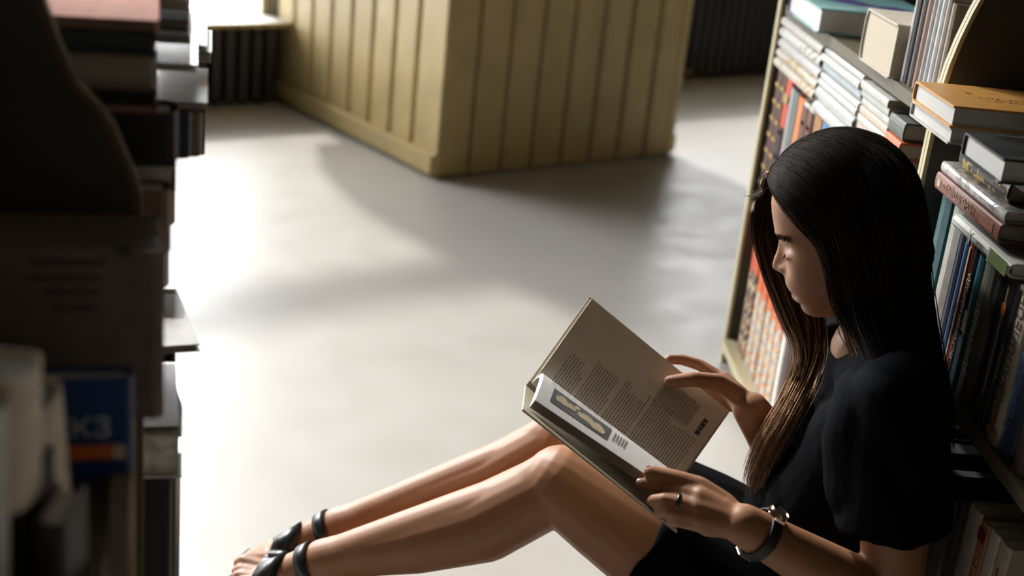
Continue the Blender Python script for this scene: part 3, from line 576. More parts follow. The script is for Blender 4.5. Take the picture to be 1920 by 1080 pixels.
# head: front profile, half widths and back, by height
hb = np.linspace(-.1098, .1128, 130)
def tab(b, t): t = sorted(t); return np.interp(b, [x[0] for x in t], [x[1] for x in t])
Fb = tab(hb, [(.113, .0), (.105, .035), (.09, .060), (.075, .0735), (.059, .0812), (.05, .0842), (.036, .086), (.0206, .0866), (.0115, .0862), (.003, .0825), (-.006, .0803), (-.017, .0798), (-.028, .080), (-.035, .0805), (-.0437, .083), (-.0468, .0845), (-.0521, .0858), (-.0603, .0866), (-.0662, .0846), (-.0700, .0835), (-.0735, .0802), (-.0776, .0826), (-.082, .0805), (-.0862, .0745), (-.0903, .0727), (-.0956, .0728), (-.1013, .0708), (-.1065, .065), (-.110, .050)])
Wb = tab(hb, [(.113, .006), (.105, .033), (.09, .050), (.075, .060), (.059, .067), (.04, .0715), (.02, .073), (0, .072), (-.02, .070), (-.04, .066), (-.06, .060), (-.075, .054), (-.09, .045), (-.10, .037), (-.1065, .029), (-.11, .02)])
Bb = tab(hb, [(.113, .0), (.105, .04), (.09, .062), (.075, .073), (.05, .083), (.02, .087), (0, .086), (-.02, .08), (-.04, .068), (-.06, .05), (-.08, .03), (-.1, .005), (-.11, -.02)])
Ab = tab(hb, [(.113, 0), (-.03, 0), (-.08, .02), (-.11, .035)])
Nb = tab(hb, [(.006, 0), (.003, .0025), (-.0058, .0056), (-.017, .011), (-.028, .0171), (-.0348, .0196), (-.039, .0188), (-.0437, .0128), (-.0468, .0050), (-.05, .0012), (-.054, 0)])
Sb = tab(hb, [(.01, .0055), (-.01, .006), (-.025, .008), (-.037, .0095), (-.047, .0085), (-.055, .008)])
nth = 144; hv = []
g = lambda x, s: np.exp(-(x/s)**2)
for i, b in enumerate(hb):
    for j in range(nth):
        q = 2*math.pi*j/nth; ca, sa = math.cos(q), math.sin(q); ex_ = 2/2.25
        fa = (Fb[i]-Ab[i]) if ca > 0 else (Bb[i]+Ab[i])
        a = Ab[i] + fa*math.copysign(abs(ca)**ex_, ca); w = Wb[i]*math.copysign(abs(sa)**ex_, sa)
        if ca > 0:
            front = min(1, ca*3); aw = abs(w)
            d = Nb[i]*g(w, Sb[i]) + .0065*g(aw-.0125, .0052)*g(b+.040, .0062)
            d += -.0095*g(aw-.030, .0135)*g(b+.010, .0095) + .0072*g(aw-.031, .0105)*g(b+.0155, .0065) + .0028*g(aw-.031, .019)*g(b-.0085, .006)
            d += .0035*g(aw-.047, .018)*g(b+.032, .016) - .002*g(aw-.04, .015)*g(b+.066, .016)
            d += -.0016*g(aw-.031, .012)*g(b+.0075, .0016)            # fold above the lid
            d += -.0022*g(aw-.0225, .006)*g(b+.0735, .004)            # mouth corners
            a += d*front
        hv.append(hd(a, w, b))
n_ = len(hb); hf = [(i*nth+j, i*nth+(j+1) % nth, (i+1)*nth+(j+1) % nth, (i+1)*nth+j) for i in range(n_-1) for j in range(nth)] + [tuple(range(nth))[::-1], tuple(range((n_-1)*nth, n_*nth))]
B.mb.add(hv, hf)
NECK0, NECK1 = hd(-.022, 0, -.075), V(.566, 1.568, .520)
B.cap(NECK0, .050, hd(-.026, 0, -.150), .047); B.cap(hd(-.026, 0, -.150), .047, NECK1, .055)
# trunk under the clothes
PEL = V(.54, 1.60, .115)
for sgn in (-1, 1):
    o = V(0, .055*sgn, 0)
    B.cap(PEL+o, .085, V(.562, 1.60, .27)+o*.8, .075); B.cap(V(.562, 1.60, .27)+o*.8, .072, V(.564, 1.575, .42)+o*.9, .062)
B.chain([SH_L, V(.566, 1.567, .49), SH_R], [.042, .038, .036]); B.cap(V(.566, 1.575, .42), .056, V(.566, 1.567, .50), .04)
for S_, E_, W_ in ((SH_L, EL_L, WR_L), (SH_R, EL_R, WR_R)):
    m1 = S_*.55+E_*.45; f1 = E_*.72+W_*.28
    B.chain([S_, m1, E_], [.045, .043, .0355]); B.chain([E_, f1, E_*.25+W_*.75, W_], [.0365, .039, .0295, .0255])
def leg(h, k, a, ty):
    B.chain([h, h*.5+k*.5, k*.82+h*.18, k], [.084, .074, .063, .055])
    fr = unit(np.cross(unit(a-k), V(0, 1, 0))); fr = fr if fr[2] > 0 else -fr
    B.cap(k + fr*.012, .042, k*.9+a*.1 + fr*.006, .040)
    c1 = k*.66+a*.34 - fr*.022; B.chain([k, c1, k*.38+a*.62 - fr*.016, k*.12+a*.88 - fr*.004, a], [.050, .055, .046, .033, .0325])
    B.chain([k*.9+a*.1, k*.55+a*.45, a], [.040, .036, .029])
leg(HIP_L, KN_L, AN_L, 0); leg(HIP_R, KN_R, AN_R, 0)
# feet
FEET = []
for an, toe, mirror in ((AN_L, onz(424, 1074, .03), 1), (AN_R, onz(452, 1033, .03), -1)):
    d = toe-an; d[2] = 0; fx = unit(d); fy = np.cross(ZZ, fx); hl = V(an[0], an[1], 0) - fx*.047
    FL = np.linalg.norm(toe[:2]-hl[:2]); P = lambda x, y, z: hl + fx*x + fy*y + ZZ*z
    FEET.append((hl, fx, fy, FL, mirror)); zs = .019
    B.cap(P(.022, 0, zs+.027), .027, an, .031); B.cap(an, .031, P(FL*.5, .004*mirror, zs+.034), .027)
    B.cap(P(.022, 0, zs+.025), .024, P(FL*.68, .012*mirror, zs+.016), .0185); B.cap(P(.03, 0, zs+.024), .024, P(FL*.66, -.016*mirror, zs+.015), .0165)
    B.cap(P(FL*.5, .004*mirror, zs+.034), .025, P(FL*.70, -.002*mirror, zs+.016), .018)
    for k in range(5):   # big toe on the inner side
        y0 = (.026, .011, -.001, -.013, -.024)[k]*mirror*-1; ln = (.97, .965, .94, .90, .85)[k]; r = (.0115, .0085, .008, .0075, .007)[k]
        B.cap(P(FL*.68, y0*.9, zs+.014), r+.002, P(FL*(ln-.05), y0*1.15, zs+r+.004), r); B.cap(P(FL*(ln-.05), y0*1.15, zs+r+.004), r, P(FL*ln-.004, y0*1.15, zs+r), r*.9)
# hands: five chains each, rooted in the palm
def hand(wr, cm, mcps, fingers, thumb, pr=.0125):
    for i, m_ in enumerate(mcps):
        B.cap(wr, .0205 if i in (1, 2) else .0175, m_, pr if i < 3 else pr*.9)
        if i: B.cap(mcps[i-1], pr*.95, m_, pr*.9)
    mid = sum(mcps)/len(mcps)
    for i in range(len(mcps)-1): B.cap((wr+mcps[i])/2, .0155, (wr+mcps[i+1])/2, .0150)
    for m_, fpts, r in zip(mcps, fingers, (.0088, .0090, .0086, .0076)):
        pts = [m_] + fpts; B.chain(pts, [r*1.12] + [r*(1.0, .93, .84, .8)[min(k, 3)] for k in range(len(fpts))])
    B.chain([wr*.6+cm*.4, cm] + thumb, [.0150, .0140, .0116, .0108, .0092][:len(thumb)+2])
Lf = dict(mcps=[dep(1313, 931, 1.575), dep(1309, 951, 1.568), dep(1314, 971, 1.565), dep(1326, 989, 1.565)],
          fingers=[[dep(1262, 914, 1.590), dep(1226, 908, 1.600), dep(1203, 908, 1.605)], [dep(1246, 937, 1.578), dep(1226, 939, 1.588), dep(1222, 942, 1.594)],
                   [dep(1254, 958, 1.574), dep(1238, 959, 1.583), dep(1238, 961, 1.589)], [dep(1272, 977, 1.572), dep(1260, 978, 1.580), dep(1260, 979, 1.586)]],
          thumb=[dep(1313, 911, 1.588), dep(1262, 896, 1.594), dep(1220, 885, 1.600)], cm=dep(1358, 944, 1.580))
hand(WR_L, Lf['cm'], Lf['mcps'], Lf['fingers'], Lf['thumb'])
Rf = dict(mcps=[dep(1356, 712, 1.858), dep(1362, 728, 1.872), dep(1374, 745, 1.880), dep(1386, 762, 1.884)],
          fingers=[[dep(1312, 684, 1.872), dep(1278, 674, 1.872), dep(1254, 674, 1.862)], [dep(1312, 712, 1.892), dep(1280, 708, 1.890), dep(1258, 708, 1.880)],
                   [dep(1322, 736, 1.898), dep(1290, 734, 1.892), dep(1270, 734, 1.882)], [dep(1342, 762, 1.896), dep(1318, 764, 1.890), dep(1300, 764, 1.880)]],
          thumb=[dep(1346, 716, 1.805), dep(1300, 711, 1.790), dep(1256, 716, 1.792)], cm=dep(1386, 742, 1.822))
hand(WR_R, Rf['cm'], Rf['mcps'], Rf['fingers'], Rf['thumb'])
body_me = B.mesh(.0022, 3, .5)
tmp = bpy.data.objects.new('tmp', body_me); COL.objects.link(tmp); vg = tmp.vertex_groups.new(name='g')
cc_ = np.empty(len(body_me.vertices)*3); body_me.vertices.foreach_get('co', cc_); cc_ = cc_.reshape(-1, 3); far_ = np.nonzero((cc_-HO)@UHD < -.115)[0]
vg.add([int(i) for i in far_], 1.0, 'REPLACE'); sm_ = tmp.modifiers.new('s', 'SMOOTH'); sm_.iterations = 11; sm_.factor = .5; sm_.vertex_group = 'g'
bpy.context.view_layer.update(); body_me = bpy.data.meshes.new_from_object(tmp.evaluated_get(bpy.context.evaluated_depsgraph_get())); bpy.data.objects.remove(tmp)
# natural colour of the skin: lips, cheeks
co = np.empty(len(body_me.vertices)*3); body_me.vertices.foreach_get('co', co); co = co.reshape(-1, 3); q = co-HO
la, lw, lb = q@FHD, q@LHD, q@UHD
lip = np.exp(-((lw/.021)**4)) * np.exp(-(((lb+.0758)/.0078)**4)) * (la > .055)
tint = np.ones((len(co), 4)); tint[:, :3] += lip[:, None]*(np.array([.45, .13, .15])-1)
at = body_me.attributes.new('tint', 'FLOAT_COLOR', 'POINT'); at.data.foreach_set('color', tint.ravel())
M_SKIN = mat('skin', (.37, .175, .088), .5, .05, 40, sss=.12, attr='tint', spec=.45)
person = empty('person', Matrix.Translation((.54, 1.60, 0)), 'person in a black dress sitting on the floor against the bookcase reading an open book', 'person')
IVP = person.matrix_world.inverted()
def pkid(o): o.parent = person; o.matrix_parent_inverse = IVP; return o
body_me.materials.clear(); pkid(link('body', body_me, M_SKIN, smooth=True))
# nails
def nail(p, d, nrm, s, nm='nail'):
    d = unit(d); nrm = unit(V(*nrm) - d*(V(*nrm)@d)); sd = np.cross(nrm, d); v = []; n = 6
    for i in range(n+1):
        for j in range(n+1):
            u, w = i/n*2-1, j/n*2-1; rr = math.sqrt(max(0, 1-.35*u*u)); v.append(V(*p) + d*(u*s*.62) + sd*(w*s*.48*rr) + nrm*(-.35*s*w*w*.5 - .1*s*u*u))
    o = link(nm, pyd(nm, v, [(i*(n+1)+j, i*(n+1)+j+1, (i+1)*(n+1)+j+1, (i+1)*(n+1)+j) for i in range(n) for j in range(n)]), mat('nail_polish', (.42, .22, .17), .25, .05), smooth=True)
    sm = o.modifiers.new('t', 'SOLIDIFY'); sm.thickness = .0008; pkid(o)
tocam = lambda p: unit(CAM-V(*p))
for pts, up_ in ((Lf['thumb'], UP*.8 + RT*.1), (Lf['fingers'][0], UP*.4 - FW*.6), (Rf['thumb'], -FW + UP*.5)):
    d = unit(pts[-1]-pts[-2]); nrm = unit(V(*up_) - d*(V(*up_)@d)); nail(pts[-1] + nrm*.0077, d, nrm, .010)

# dress
Dr = Blob()
for sgn in (-1, 1):
    o = V(0, .06*sgn, 0)
    Dr.cap(PEL+o, .098, V(.562, 1.60, .27)+o*.85, .083); Dr.cap(V(.562, 1.60, .27)+o*.85, .083, V(.566, 1.575, .42)+o*1.0, .074)
    Dr.cap(V(.566, 1.575, .42)+o*1.0, .074, V(.566, 1.567, .490)+o*1.1, .046)
    Dr.cap(V(.546, 1.572, .395)+o*.7, .058, V(.528, 1.575, .30)+o*.7, .076)
Dr.cap(V(.512, 1.58, .20), .085, V(.528, 1.575, .30), .080)
Dr.chain([SH_L, V(.566, 1.567, .492), SH_R], [.054, .050, .046])
Dr.cap(NECK1 + V(0, 0, -.06), .066, NECK1 + V(.004, 0, -.004), .056, flat1=True)
Dr.cap(SH_L, .056, SH_L*.40+EL_L*.60 + V(-.004, 0, 0), .070, flat1=True)
Dr.cap(SH_L + V(-.015, .02, -.03), .058, SH_L*.55+EL_L*.45 + V(-.02, .02, 0), .062)
Dr.cap(SH_R, .050, SH_R*.45+EL_R*.55, .053, flat1=True)
for h, k in ((HIP_L, KN_L), (HIP_R, KN_R)): Dr.cap(h, .100, h*.36+k*.64, .078, flat1=True)
hm = lambda t: (HIP_L*(1-t)+KN_L*t + HIP_R*(1-t)+KN_R*t)/2
Dr.cap(hm(0) + V(0, 0, .01), .085, hm(.60) + V(0, 0, .012), .060, flat1=True)
dress_me = Dr.mesh(.0045, 3, .5)
M_DRESS = mat('black_cloth', (.003, .0034, .0045), .9, .3, 160, bump=.15, sheen=0, spec=.06)
# soft folds
co = np.empty(len(dress_me.vertices)*3); dress_me.vertices.foreach_get('co', co); co = co.reshape(-1, 3); nr = np.empty_like(co).ravel(); dress_me.vertices.foreach_get('normal', nr); nr = nr.reshape(-1, 3)
ph = co[:, 0]*60 + co[:, 2]*38 + 1.5*np.sin(co[:, 1]*22) + 2*np.sin(co[:, 2]*17+co[:, 0]*9)
co += nr*(.0022*np.sin(ph) + .0016*np.sin(ph*.43+co[:, 1]*45))[:, None]; co[:, 0] = np.minimum(co[:, 0], .647); dress_me.vertices.foreach_set('co', co.ravel()); dress_me.update()
dress_me.materials.clear(); dress = pkid(link('dress', dress_me, M_DRESS, smooth=True))
mb = MB(); zp = [onm(x, y, w) for x, y, w in ((1622, 676, .090), (1618, 700, .098), (1610, 722, .104), (1604, 742, .108), (1601, 760, .110))]
mb.tube(zp, .0013, 6); z_ = mb.build('zip', mat('brass_zip', (.55, .42, .26), .35, .1, metal=.8), dress)

# ------------------------------------------------------------------ hair
NEAR = [[(1458, 344, .012), (1488, 378, .045), (1533, 432, .072), (1557, 500, .083), (1572, 568, .080), (1606, 612, .086), (1638, 658, .110), (1662, 710, .145), (1676, 770, .190), (1686, 830, .215), (1692, 890, .215)],
        [(1470, 318, .004), (1540, 356, .050), (1588, 432, .086), (1604, 520, .094), (1620, 600, .100), (1655, 690, .150), (1688, 760, .200), (1708, 840, .215), (1716, 900, .215)],
        [(1512, 280, .003), (1598, 316, .050), (1645, 412, .088), (1663, 520, .096), (1682, 620, .105), (1712, 715, .150), (1738, 800, .185), (1750, 870, .190)],
        [(1560, 255, .002), (1648, 290, .040), (1698, 384, .070), (1715, 500, .078), (1730, 620, .085), (1752, 720, .120), (1768, 800, .140), (1776, 860, .14)],
        [(1600, 256, 0), (1672, 292, .006), (1712, 372, .010), (1728, 480, .012), (1744, 600, .022), (1766, 715, .05), (1780, 800, .07), (1788, 850, .07)]]
FRONT = [[(1462, 340, -.004), (1440, 352, -.030), (1427, 395, -.060), (1424, 440, -.075), (1440, 510, -.080), (1476, 600, -.070), (1504, 670, -.035), (1478, 745, -.010), (1436, 815, .004), (1406, 880, .010), (1402, 918, .012)],
         [(1472, 325, -.006), (1452, 345, -.040), (1445, 400, -.074), (1450, 460, -.082), (1480, 540, -.082), (1508, 620, -.065), (1516, 685, -.030), (1484, 760, .0), (1442, 828, .016), (1414, 892, .022), (1409, 925, .024)],
         [(1500, 292, -.006), (1490, 330, -.055), (1500, 420, -.084), (1520, 500, -.086), (1534, 585, -.074), (1540, 645, -.050), (1528, 700, -.020), (1494, 770, .012), (1454, 842, .022), (1424, 900, .028), (1418, 922, .028)]]
NECKH = [[(1574, 545, .050), (1580, 590, .046), (1590, 630, .048), (1598, 660, .054), (1602, 684, .060)], [(1590, 545, .066), (1606, 600, .068), (1624, 650, .084), (1638, 692, .105), (1646, 730, .125)]]
def guide(pts, n=26):
    p = np.array([onm(*q_) for q_ in pts]); t = np.r_[0, np.cumsum(np.linalg.norm(np.diff(p, axis=0), axis=1))]; t /= t[-1]
    # Catmull-Rom through the points
    out = []; pe = np.vstack([2*p[0]-p[1], p, 2*p[-1]-p[-2]])
    for s in np.linspace(0, 1, n):
        i = min(len(p)-2, max(0, int(np.searchsorted(t, s, side='right'))-1)); u = (s-t[i])/(t[i+1]-t[i]+1e-9)
        a, b, c, d = pe[i], pe[i+1], pe[i+2], pe[i+3]
        out.append(.5*(2*b + (c-a)*u + (2*a-5*b+4*c-d)*u*u + (3*b-a-3*c+d)*u**3))
    return np.array(out)
GN = [guide(x) for x in NEAR]; GF = [guide(x) for x in FRONT]; GK = [guide(x) for x in NECKH]
mir = lambda g_: g_ - 2*((g_@MS - MB0)[:, None])*MS
def short(g_, n=26, f=.62):
    s = np.linspace(0, f, n)*(len(g_)-1); lo = np.minimum(s.astype(int), len(g_)-2); fr = (s-lo)[:, None]; return g_[lo]*(1-fr)+g_[lo+1]*fr
GB = [GN[4]] + [short(mir(x)) for x in GN[3:0:-1]]        # far side of the head, out of sight from here
def push_out(g_, lo=1.07, hi=1.07):   # keep hair outside the skull
    q = g_-HO; a, w, b = q@FHD, q@LHD, q@UHD; out = g_.copy()
    for i in range(len(a)):
        fa = .0905 if a[i] > 0 else .0885; bb = max(0, b[i]-.02); s = math.sqrt((a[i]/fa)**2 + (w[i]/.0755)**2 + (bb/.094)**2)
        if s < lo and b[i] > -.06 and a[i] < .2:
            k = (lo + (hi-lo)*.5)/max(s, .2); out[i] = HO + FHD*a[i]*k + LHD*w[i]*k + UHD*((.02 + (b[i]-.02)*k) if b[i] > .02 else b[i])
    out[:, 0] = np.minimum(out[:, 0], .646)
    return out
def lerp_g(G, u):
    x = u*(len(G)-1); i = min(len(G)-2, int(x)); w = x-i; return G[i]*(1-w)+G[i+1]*w
from mathutils.bvhtree import BVHTree
DBVH = BVHTree.FromPolygons([v.co[:] for v in dress_me.vertices], [p_.vertices[:] for p_ in dress_me.polygons])
def drape(g_, gap):   # locks rest on the cloth instead of sinking into it
    out = g_.copy(); c = Vector(CAM)
    for i in range(len(g_)):
        if g_[i, 2] > .63: continue
        v = Vector(g_[i])-c; L_ = v.length; h = DBVH.ray_cast(c, v.normalized(), L_+.01)
        if h[0] is not None and h[3] < L_+gap: out[i] = CAM + np.array(v/L_)*(h[3]-gap)
    return out
Hb = Blob()
Hb.ell(hd(-.006, 0, .022), FHD*.083, LHD*.074, UHD*.091); Hb.ell(hd(-.02, 0, -.02), FHD*.070, LHD*.070, UHD*.08)
for G, nn in ((GN, 13), (GB, 9)):
    for u in np.linspace(0, 1, nn):
        gi = push_out(lerp_g(G, u), 1.06, 1.06)
        ax = HO + np.outer((gi-HO)@ZZ, ZZ)                # pull towards the head's axis
        dv = ax-gi; L_ = np.linalg.norm(dv, axis=1, keepdims=True); gi = gi + dv/np.maximum(L_, 1e-6)*np.minimum(.007, L_*.3)
        for i in range(0, len(gi)-1, 1): Hb.cap(gi[i], .0085 if i > 1 else .006, gi[i+1], .0085 if i < 22 else .006, k=8)
hair_me = Hb.mesh(.004, 4, .5)
M_HAIR = mat('dark_brown_hair', (.018, .0108, .0062), .65, .25, 300, attr='tip', spec=.12)
tipc = np.ones((len(hair_me.vertices), 4)); tipc[:, :3] = .6
hair_me.attributes.new('tip', 'FLOAT_COLOR', 'POINT').data.foreach_set('color', tipc.ravel())
hair_me.materials.clear(); hair = pkid(link('hair', hair_me, M_HAIR, smooth=True))
def strands(name, specs, par):
    vs = []; fs = []; tc = []; n0 = 0; K = 3
    for G, count, rad, jit, gold in specs:
        nseg = len(G[0])
        for c in range(count):
            u = RNG.random(); g_ = lerp_g(G, u) if len(G) > 1 else G[0].copy()
            s = np.linspace(0, 1, nseg)[:, None]; fade = np.clip(s*6, .12, 1)
            off = RNG.normal(0, 1, 3); off /= np.linalg.norm(off); wob = RNG.normal(0, 1, 3)
            amp = jit*RNG.random()**.6
            g2 = g_ + off*amp*fade + wob*(.0016*np.sin(s*RNG.uniform(4, 12) + RNG.uniform(0, 6)))*fade
            g2 = push_out(g2, RNG.uniform(1.08, 1.17), 1.12)
            if G is GF: g2 = drape(g2, RNG.uniform(.003, .012))
            end = RNG.uniform(.86, 1.0); idx = s[:, 0]*end*(nseg-1); lo = np.minimum(idx.astype(int), nseg-2); fr = (idx-lo)[:, None]; g2 = g2[lo]*(1-fr)+g2[lo+1]*fr
            t = np.gradient(g2, axis=0); t /= np.linalg.norm(t, axis=1, keepdims=True)
            a = np.cross(t, V(.3, .5, .81)); a /= np.linalg.norm(a, axis=1, keepdims=True); b = np.cross(t, a)
            r = rad*RNG.uniform(.6, 1.2)*np.clip(np.minimum(.35+s*8, (1.02-s)*5), .15, 1)
            ring = np.stack([g2 + (a*math.cos(2*math.pi*k/K) + b*math.sin(2*math.pi*k/K))*r for k in range(K)], 1).reshape(-1, 3)
            vs.append(ring); base = np.arange(nseg-1)[:, None]*K + n0
            for k in range(K):
                fs.append(np.hstack([base+k, base+(k+1) % K, base+K+(k+1) % K, base+K+k]))
            col = 1 + (gold-1)*np.clip((s-.25)/.6, 0, 1)*RNG.uniform(.6, 1.25)  # tip colour mixes ombre with painted sunlight and shade
            col = col*RNG.choice([.5, .8, 1.0, 1.4, 2.2])
            cc = np.hstack([col, col*.97, col*.93, np.ones_like(col)]); tc.append(np.repeat(cc, K, axis=0)); n0 += nseg*K
    v = np.vstack(vs); f = np.vstack(fs); me = bpy.data.meshes.new(name)
    me.vertices.add(len(v)); me.vertices.foreach_set('co', v.ravel()); me.loops.add(f.size); me.loops.foreach_set('vertex_index', f.ravel().astype(np.int32))
    me.polygons.add(len(f)); me.polygons.foreach_set('loop_start', np.arange(0, f.size, 4, dtype=np.int32)); me.update(calc_edges=True); me.validate()
    me.attributes.new('tip', 'FLOAT_COLOR', 'POINT').data.foreach_set('color', np.vstack(tc).ravel())
    o = link(name, me, M_HAIR, smooth=True); o['kind'] = 'stuff'; return o
st = strands('strands', [(GN, 2300, .0007, .012, .22), (GB, 350, .0008, .010, 1.6), (GF, 1000, .0007, .014, 17), (GK, 260, .0007, .010, 9)], hair)  # front and neck tips painted sunlit gold, near-side tips darkened as shade
st.parent = hair
wisps = strands('wisps', [([guide([(1466, 336, 0), (1440, 356, -.01), (1418, 366, -.02), (1402, 372, -.03)])], 14, .0006, .006, 2.5), ([guide([(1460, 330, -.004), (1446, 330, -.02), (1436, 348, -.04), (1430, 380, -.05)])], 30, .0006, .012, 1.5),
                         ([guide([(1530, 270, 0), (1500, 285, -.01), (1470, 305, -.015), (1446, 330, -.025)])], 70, .0007, .012, 1.3)], hair)
wisps.parent = hair
# brows and lashes
def hairlets(name, pts, n, ln, rad, dirf):
    mb = MB()
    for k in range(n):
        u = k/(n-1); p = pts(u); d = dirf(u); mb.tube([p, p + d*ln*.5, p + d*ln + UHD*.0], [rad, rad*.8, rad*.2], 4)
    pkid(mb.build(name, mat('dark_lash', (.012, .008, .005), 1.0, spec=0.0)))
def surf(w, b):   # nearest body point in face coordinates
    dd = (lw-w)**2 + (lb-b)**2 + (la < .02)*1; return co_b[int(np.argmin(dd))]
co_b = np.empty(len(body_me.vertices)*3); body_me.vertices.foreach_get('co', co_b); co_b = co_b.reshape(-1, 3)
for sg, nm in ((1, 'eyebrow'), (-1, 'eyebrow')):
    hairlets(nm, lambda u: surf(sg*(.010+.044*((u*7) % 1.0)), .0050 + .006*math.sin(((u*7) % 1.0)*2.2) + (int(u*6.999)-3)*.0009) + FHD*.0003, 150, .0075, .00042, lambda u: unit(LHD*sg*.9 + UHD*(.35-.5*((u*7) % 1.0)) + FHD*.03))
    hairlets('eyelash', lambda u: surf(sg*(.0185+.025*u), -.0192 + .002*abs(u-.5)) + FHD*.0003, 60, .0052, .0003, lambda u: unit(FHD*.62 - UHD*.62 + LHD*sg*(.1+.5*u)))

# ------------------------------------------------------------------ the open book she holds
S1, S2 = dep(1000, 715, 1.72), dep(1255, 925, 1.72); O1, O2 = dep(1110, 560, 1.82), dep(1365, 770, 1.82); L1, L2 = dep(978, 770, 1.585), dep(1268, 1000, 1.585); Q1, Q2 = dep(1003, 750, 1.61), dep(1258, 921, 1.612)
ub = unit(S2-S1); NR = unit(np.cross(O1-S1, S2-S1)); NR = NR if NR@(CAM-S1) > 0 else -NR
NL = unit(np.cross(L1-S1, S2-S1)); NL = NL if NL[2] > 0 else -NL
ob = empty('open_book', Matrix.Translation(tuple((S1+S2)/2)), 'open hardback book with a printed page held in both hands', 'book'); IVB = ob.matrix_world.inverted()
def bk(o): o.parent = ob; o.matrix_parent_inverse = IVB; return o
def board(p00, p01, p11, p10, nrm, th):   # a flat board; nrm points to the thickness side
    c = [V(*p) for p in (p00, p01, p11, p10)]; mb = MB(); mb.hexa([*c, *[p+nrm*th for p in c]]); return mb
M_BCOV = mat('cream_cover_board', (.50, .44, .33), .55, .08, 40); M_PAPER = mat('book_paper', (.84, .75, .62), .8, .03, 40); M_PAPERL = mat('white_page', (.82, .80, .77), .7, .03, 40)
uw = unit(O1-S1); lwv = unit(L1-S1); ov = .004
hr = lambda p: p - NR*.0072; hl_ = lambda p: p - NL*.013
bk(board(hr(S1)-ub*ov, hr(S2)+ub*ov, hr(O2)+ub*ov+uw*ov, hr(O1)-ub*ov+uw*ov, NR, .0026).build('cover_board', M_BCOV))
bk(board(hl_(S1)-ub*ov, hl_(S2)+ub*ov, L2+ub*ov*.0-NL*.0, L1-ub*.0, NL, .0026).build('cover_board', M_BCOV))
bk(board(hr(S1)-ub*ov, hr(S2)+ub*ov, hl_(S2)+ub*ov, hl_(S1)-ub*ov, unit(np.cross(ub, hl_(S1)-hr(S1))), .0025).build('spine', M_BCOV))
# right hand leaves: a gently curved block
def grid_block(top, bot, nu, nv):
    v = [top(i/nu, j/nv) for i in range(nu+1) for j in range(nv+1)] + [bot(i/nu, j/nv) for i in range(nu+1) for j in range(nv+1)]
    N_ = (nu+1)*(nv+1); id_ = lambda i, j, k: k*N_ + i*(nv+1)+j
    f = [(id_(i, j, 0), id_(i, j+1, 0), id_(i+1, j+1, 0), id_(i+1, j, 0)) for i in range(nu) for j in range(nv)] + [(id_(i, j, 1), id_(i+1, j, 1), id_(i+1, j+1, 1), id_(i, j+1, 1)) for i in range(nu) for j in range(nv)]
    f += [(id_(i, j, 0), id_(i+1, j, 0), id_(i+1, j, 1), id_(i, j, 1)) for j in (0, nv) for i in range(nu)] + [(id_(i, j, 0), id_(i, j+1, 0), id_(i, j+1, 1), id_(i, j, 1)) for i in (0, nu) for j in range(nv)]
    mb = MB(); mb.add(v, f); return mb
def rp(u, v): return S1*(1-u)*(1-v) + S2*u*(1-v) + O1*(1-u)*v + O2*u*v + NR*(.0035*math.sin(math.pi*min(1, v*1.4))*(1-v))
bk(grid_block(rp, lambda u, v: rp(u, v)*0 + S1*(1-u)*(1-v) + S2*u*(1-v) + O1*(1-u)*v + O2*u*v - NR*.0043, 6, 14).build('page_block', M_PAPER, smooth=False))
NIM = unit(uw - FW*(uw@FW))
def lp(u, w):
    e = Q1*(1-u)+Q2*u; s = S1*(1-u)+S2*u
    return s*(1-w) + e*w + NIM*((.020+.004*u)*math.sin(math.pi*w**.6)**.9)
lth = lambda u, w: -NIM*(.0115*min(1, .35+w*1.2))
bk(grid_block(lp, lambda u, w: lp(u, w) + lth(u, w), 10, 18).build('page_block', M_PAPERL, smooth=False))
mbf = MB()   # the leaves seen at the fore edge
for k in range(9):
    a = [lp(u, 1.0) + lth(u, 1)*(.06+.105*k) - FW*(.0006+.0004*(k % 3)) for u in np.linspace(.0, 1, 11)]; mbf.tube(a, .00042, 4)
bk(mbf.build('leaf_edges', M_PAGEB))
def patch(fn, u0, u1, v0, v1, off, nrm, nu=4, nv=4):
    v = [fn(u0+(u1-u0)*i/nu, v0+(v1-v0)*j/nv) + nrm*off for i in range(nu+1) for j in range(nv+1)]
    return v, [(i*(nv+1)+j, i*(nv+1)+j+1, (i+1)*(nv+1)+j+1, (i+1)*(nv+1)+j) for i in range(nu) for j in range(nv)]
mt = MB(); ln = 50; r2 = random.Random(3)
for i in range(ln):
    u = .085 + .87*i/ln
    end = .42 if i < 6 else .30 if i < 8 else .52 if i < 18 else .30 if i < 20 else .56 if i < 23 else .48 if i < 29 else .60 if i < 39 else .5 if i < 43 else .54
    if i in (8, 19, 30): continue
    v = .10 if i in (0, 9, 20, 31) else .06
    while v < end:
        w = r2.uniform(.02, .055); mt.add(*patch(rp, u, u+.0046, v, min(v+w, end+.03), .0004, NR, 1, 2)); v += w+.007
for i in range(6):   # faint second column near the lower margin
    u = .60+.03*i; v = .66
bk(mt.build('printed_text', M_INK)); ob.children[-1]['kind'] = 'stuff'
mg = MB(); mg.add(*patch(rp, .615, .86, .60, .86, .0003, NR)); bk(mg.build('tinted_box', mat('page_tint', (.60, .52, .43), .8, .08, 60)))
mg = MB()
for i in range(11):
    v = .62; u = .635+.02*i
    while v < .83: w = r2.uniform(.02, .05); mg.add(*patch(rp, u, u+.008, v, v+w, .0006, NR, 1, 1)); v += w+.01
bk(mg.build('printed_text', mat('faint_ink', (.40, .34, .27), .8))); ob.children[-1]['kind'] = 'stuff'
mg = MB(); mg.add(*patch(rp, .615, .862, .585, .589, .0005, NR)); bk(mg.build('printed_rule', M_INK))
mg = MB(); v = .60
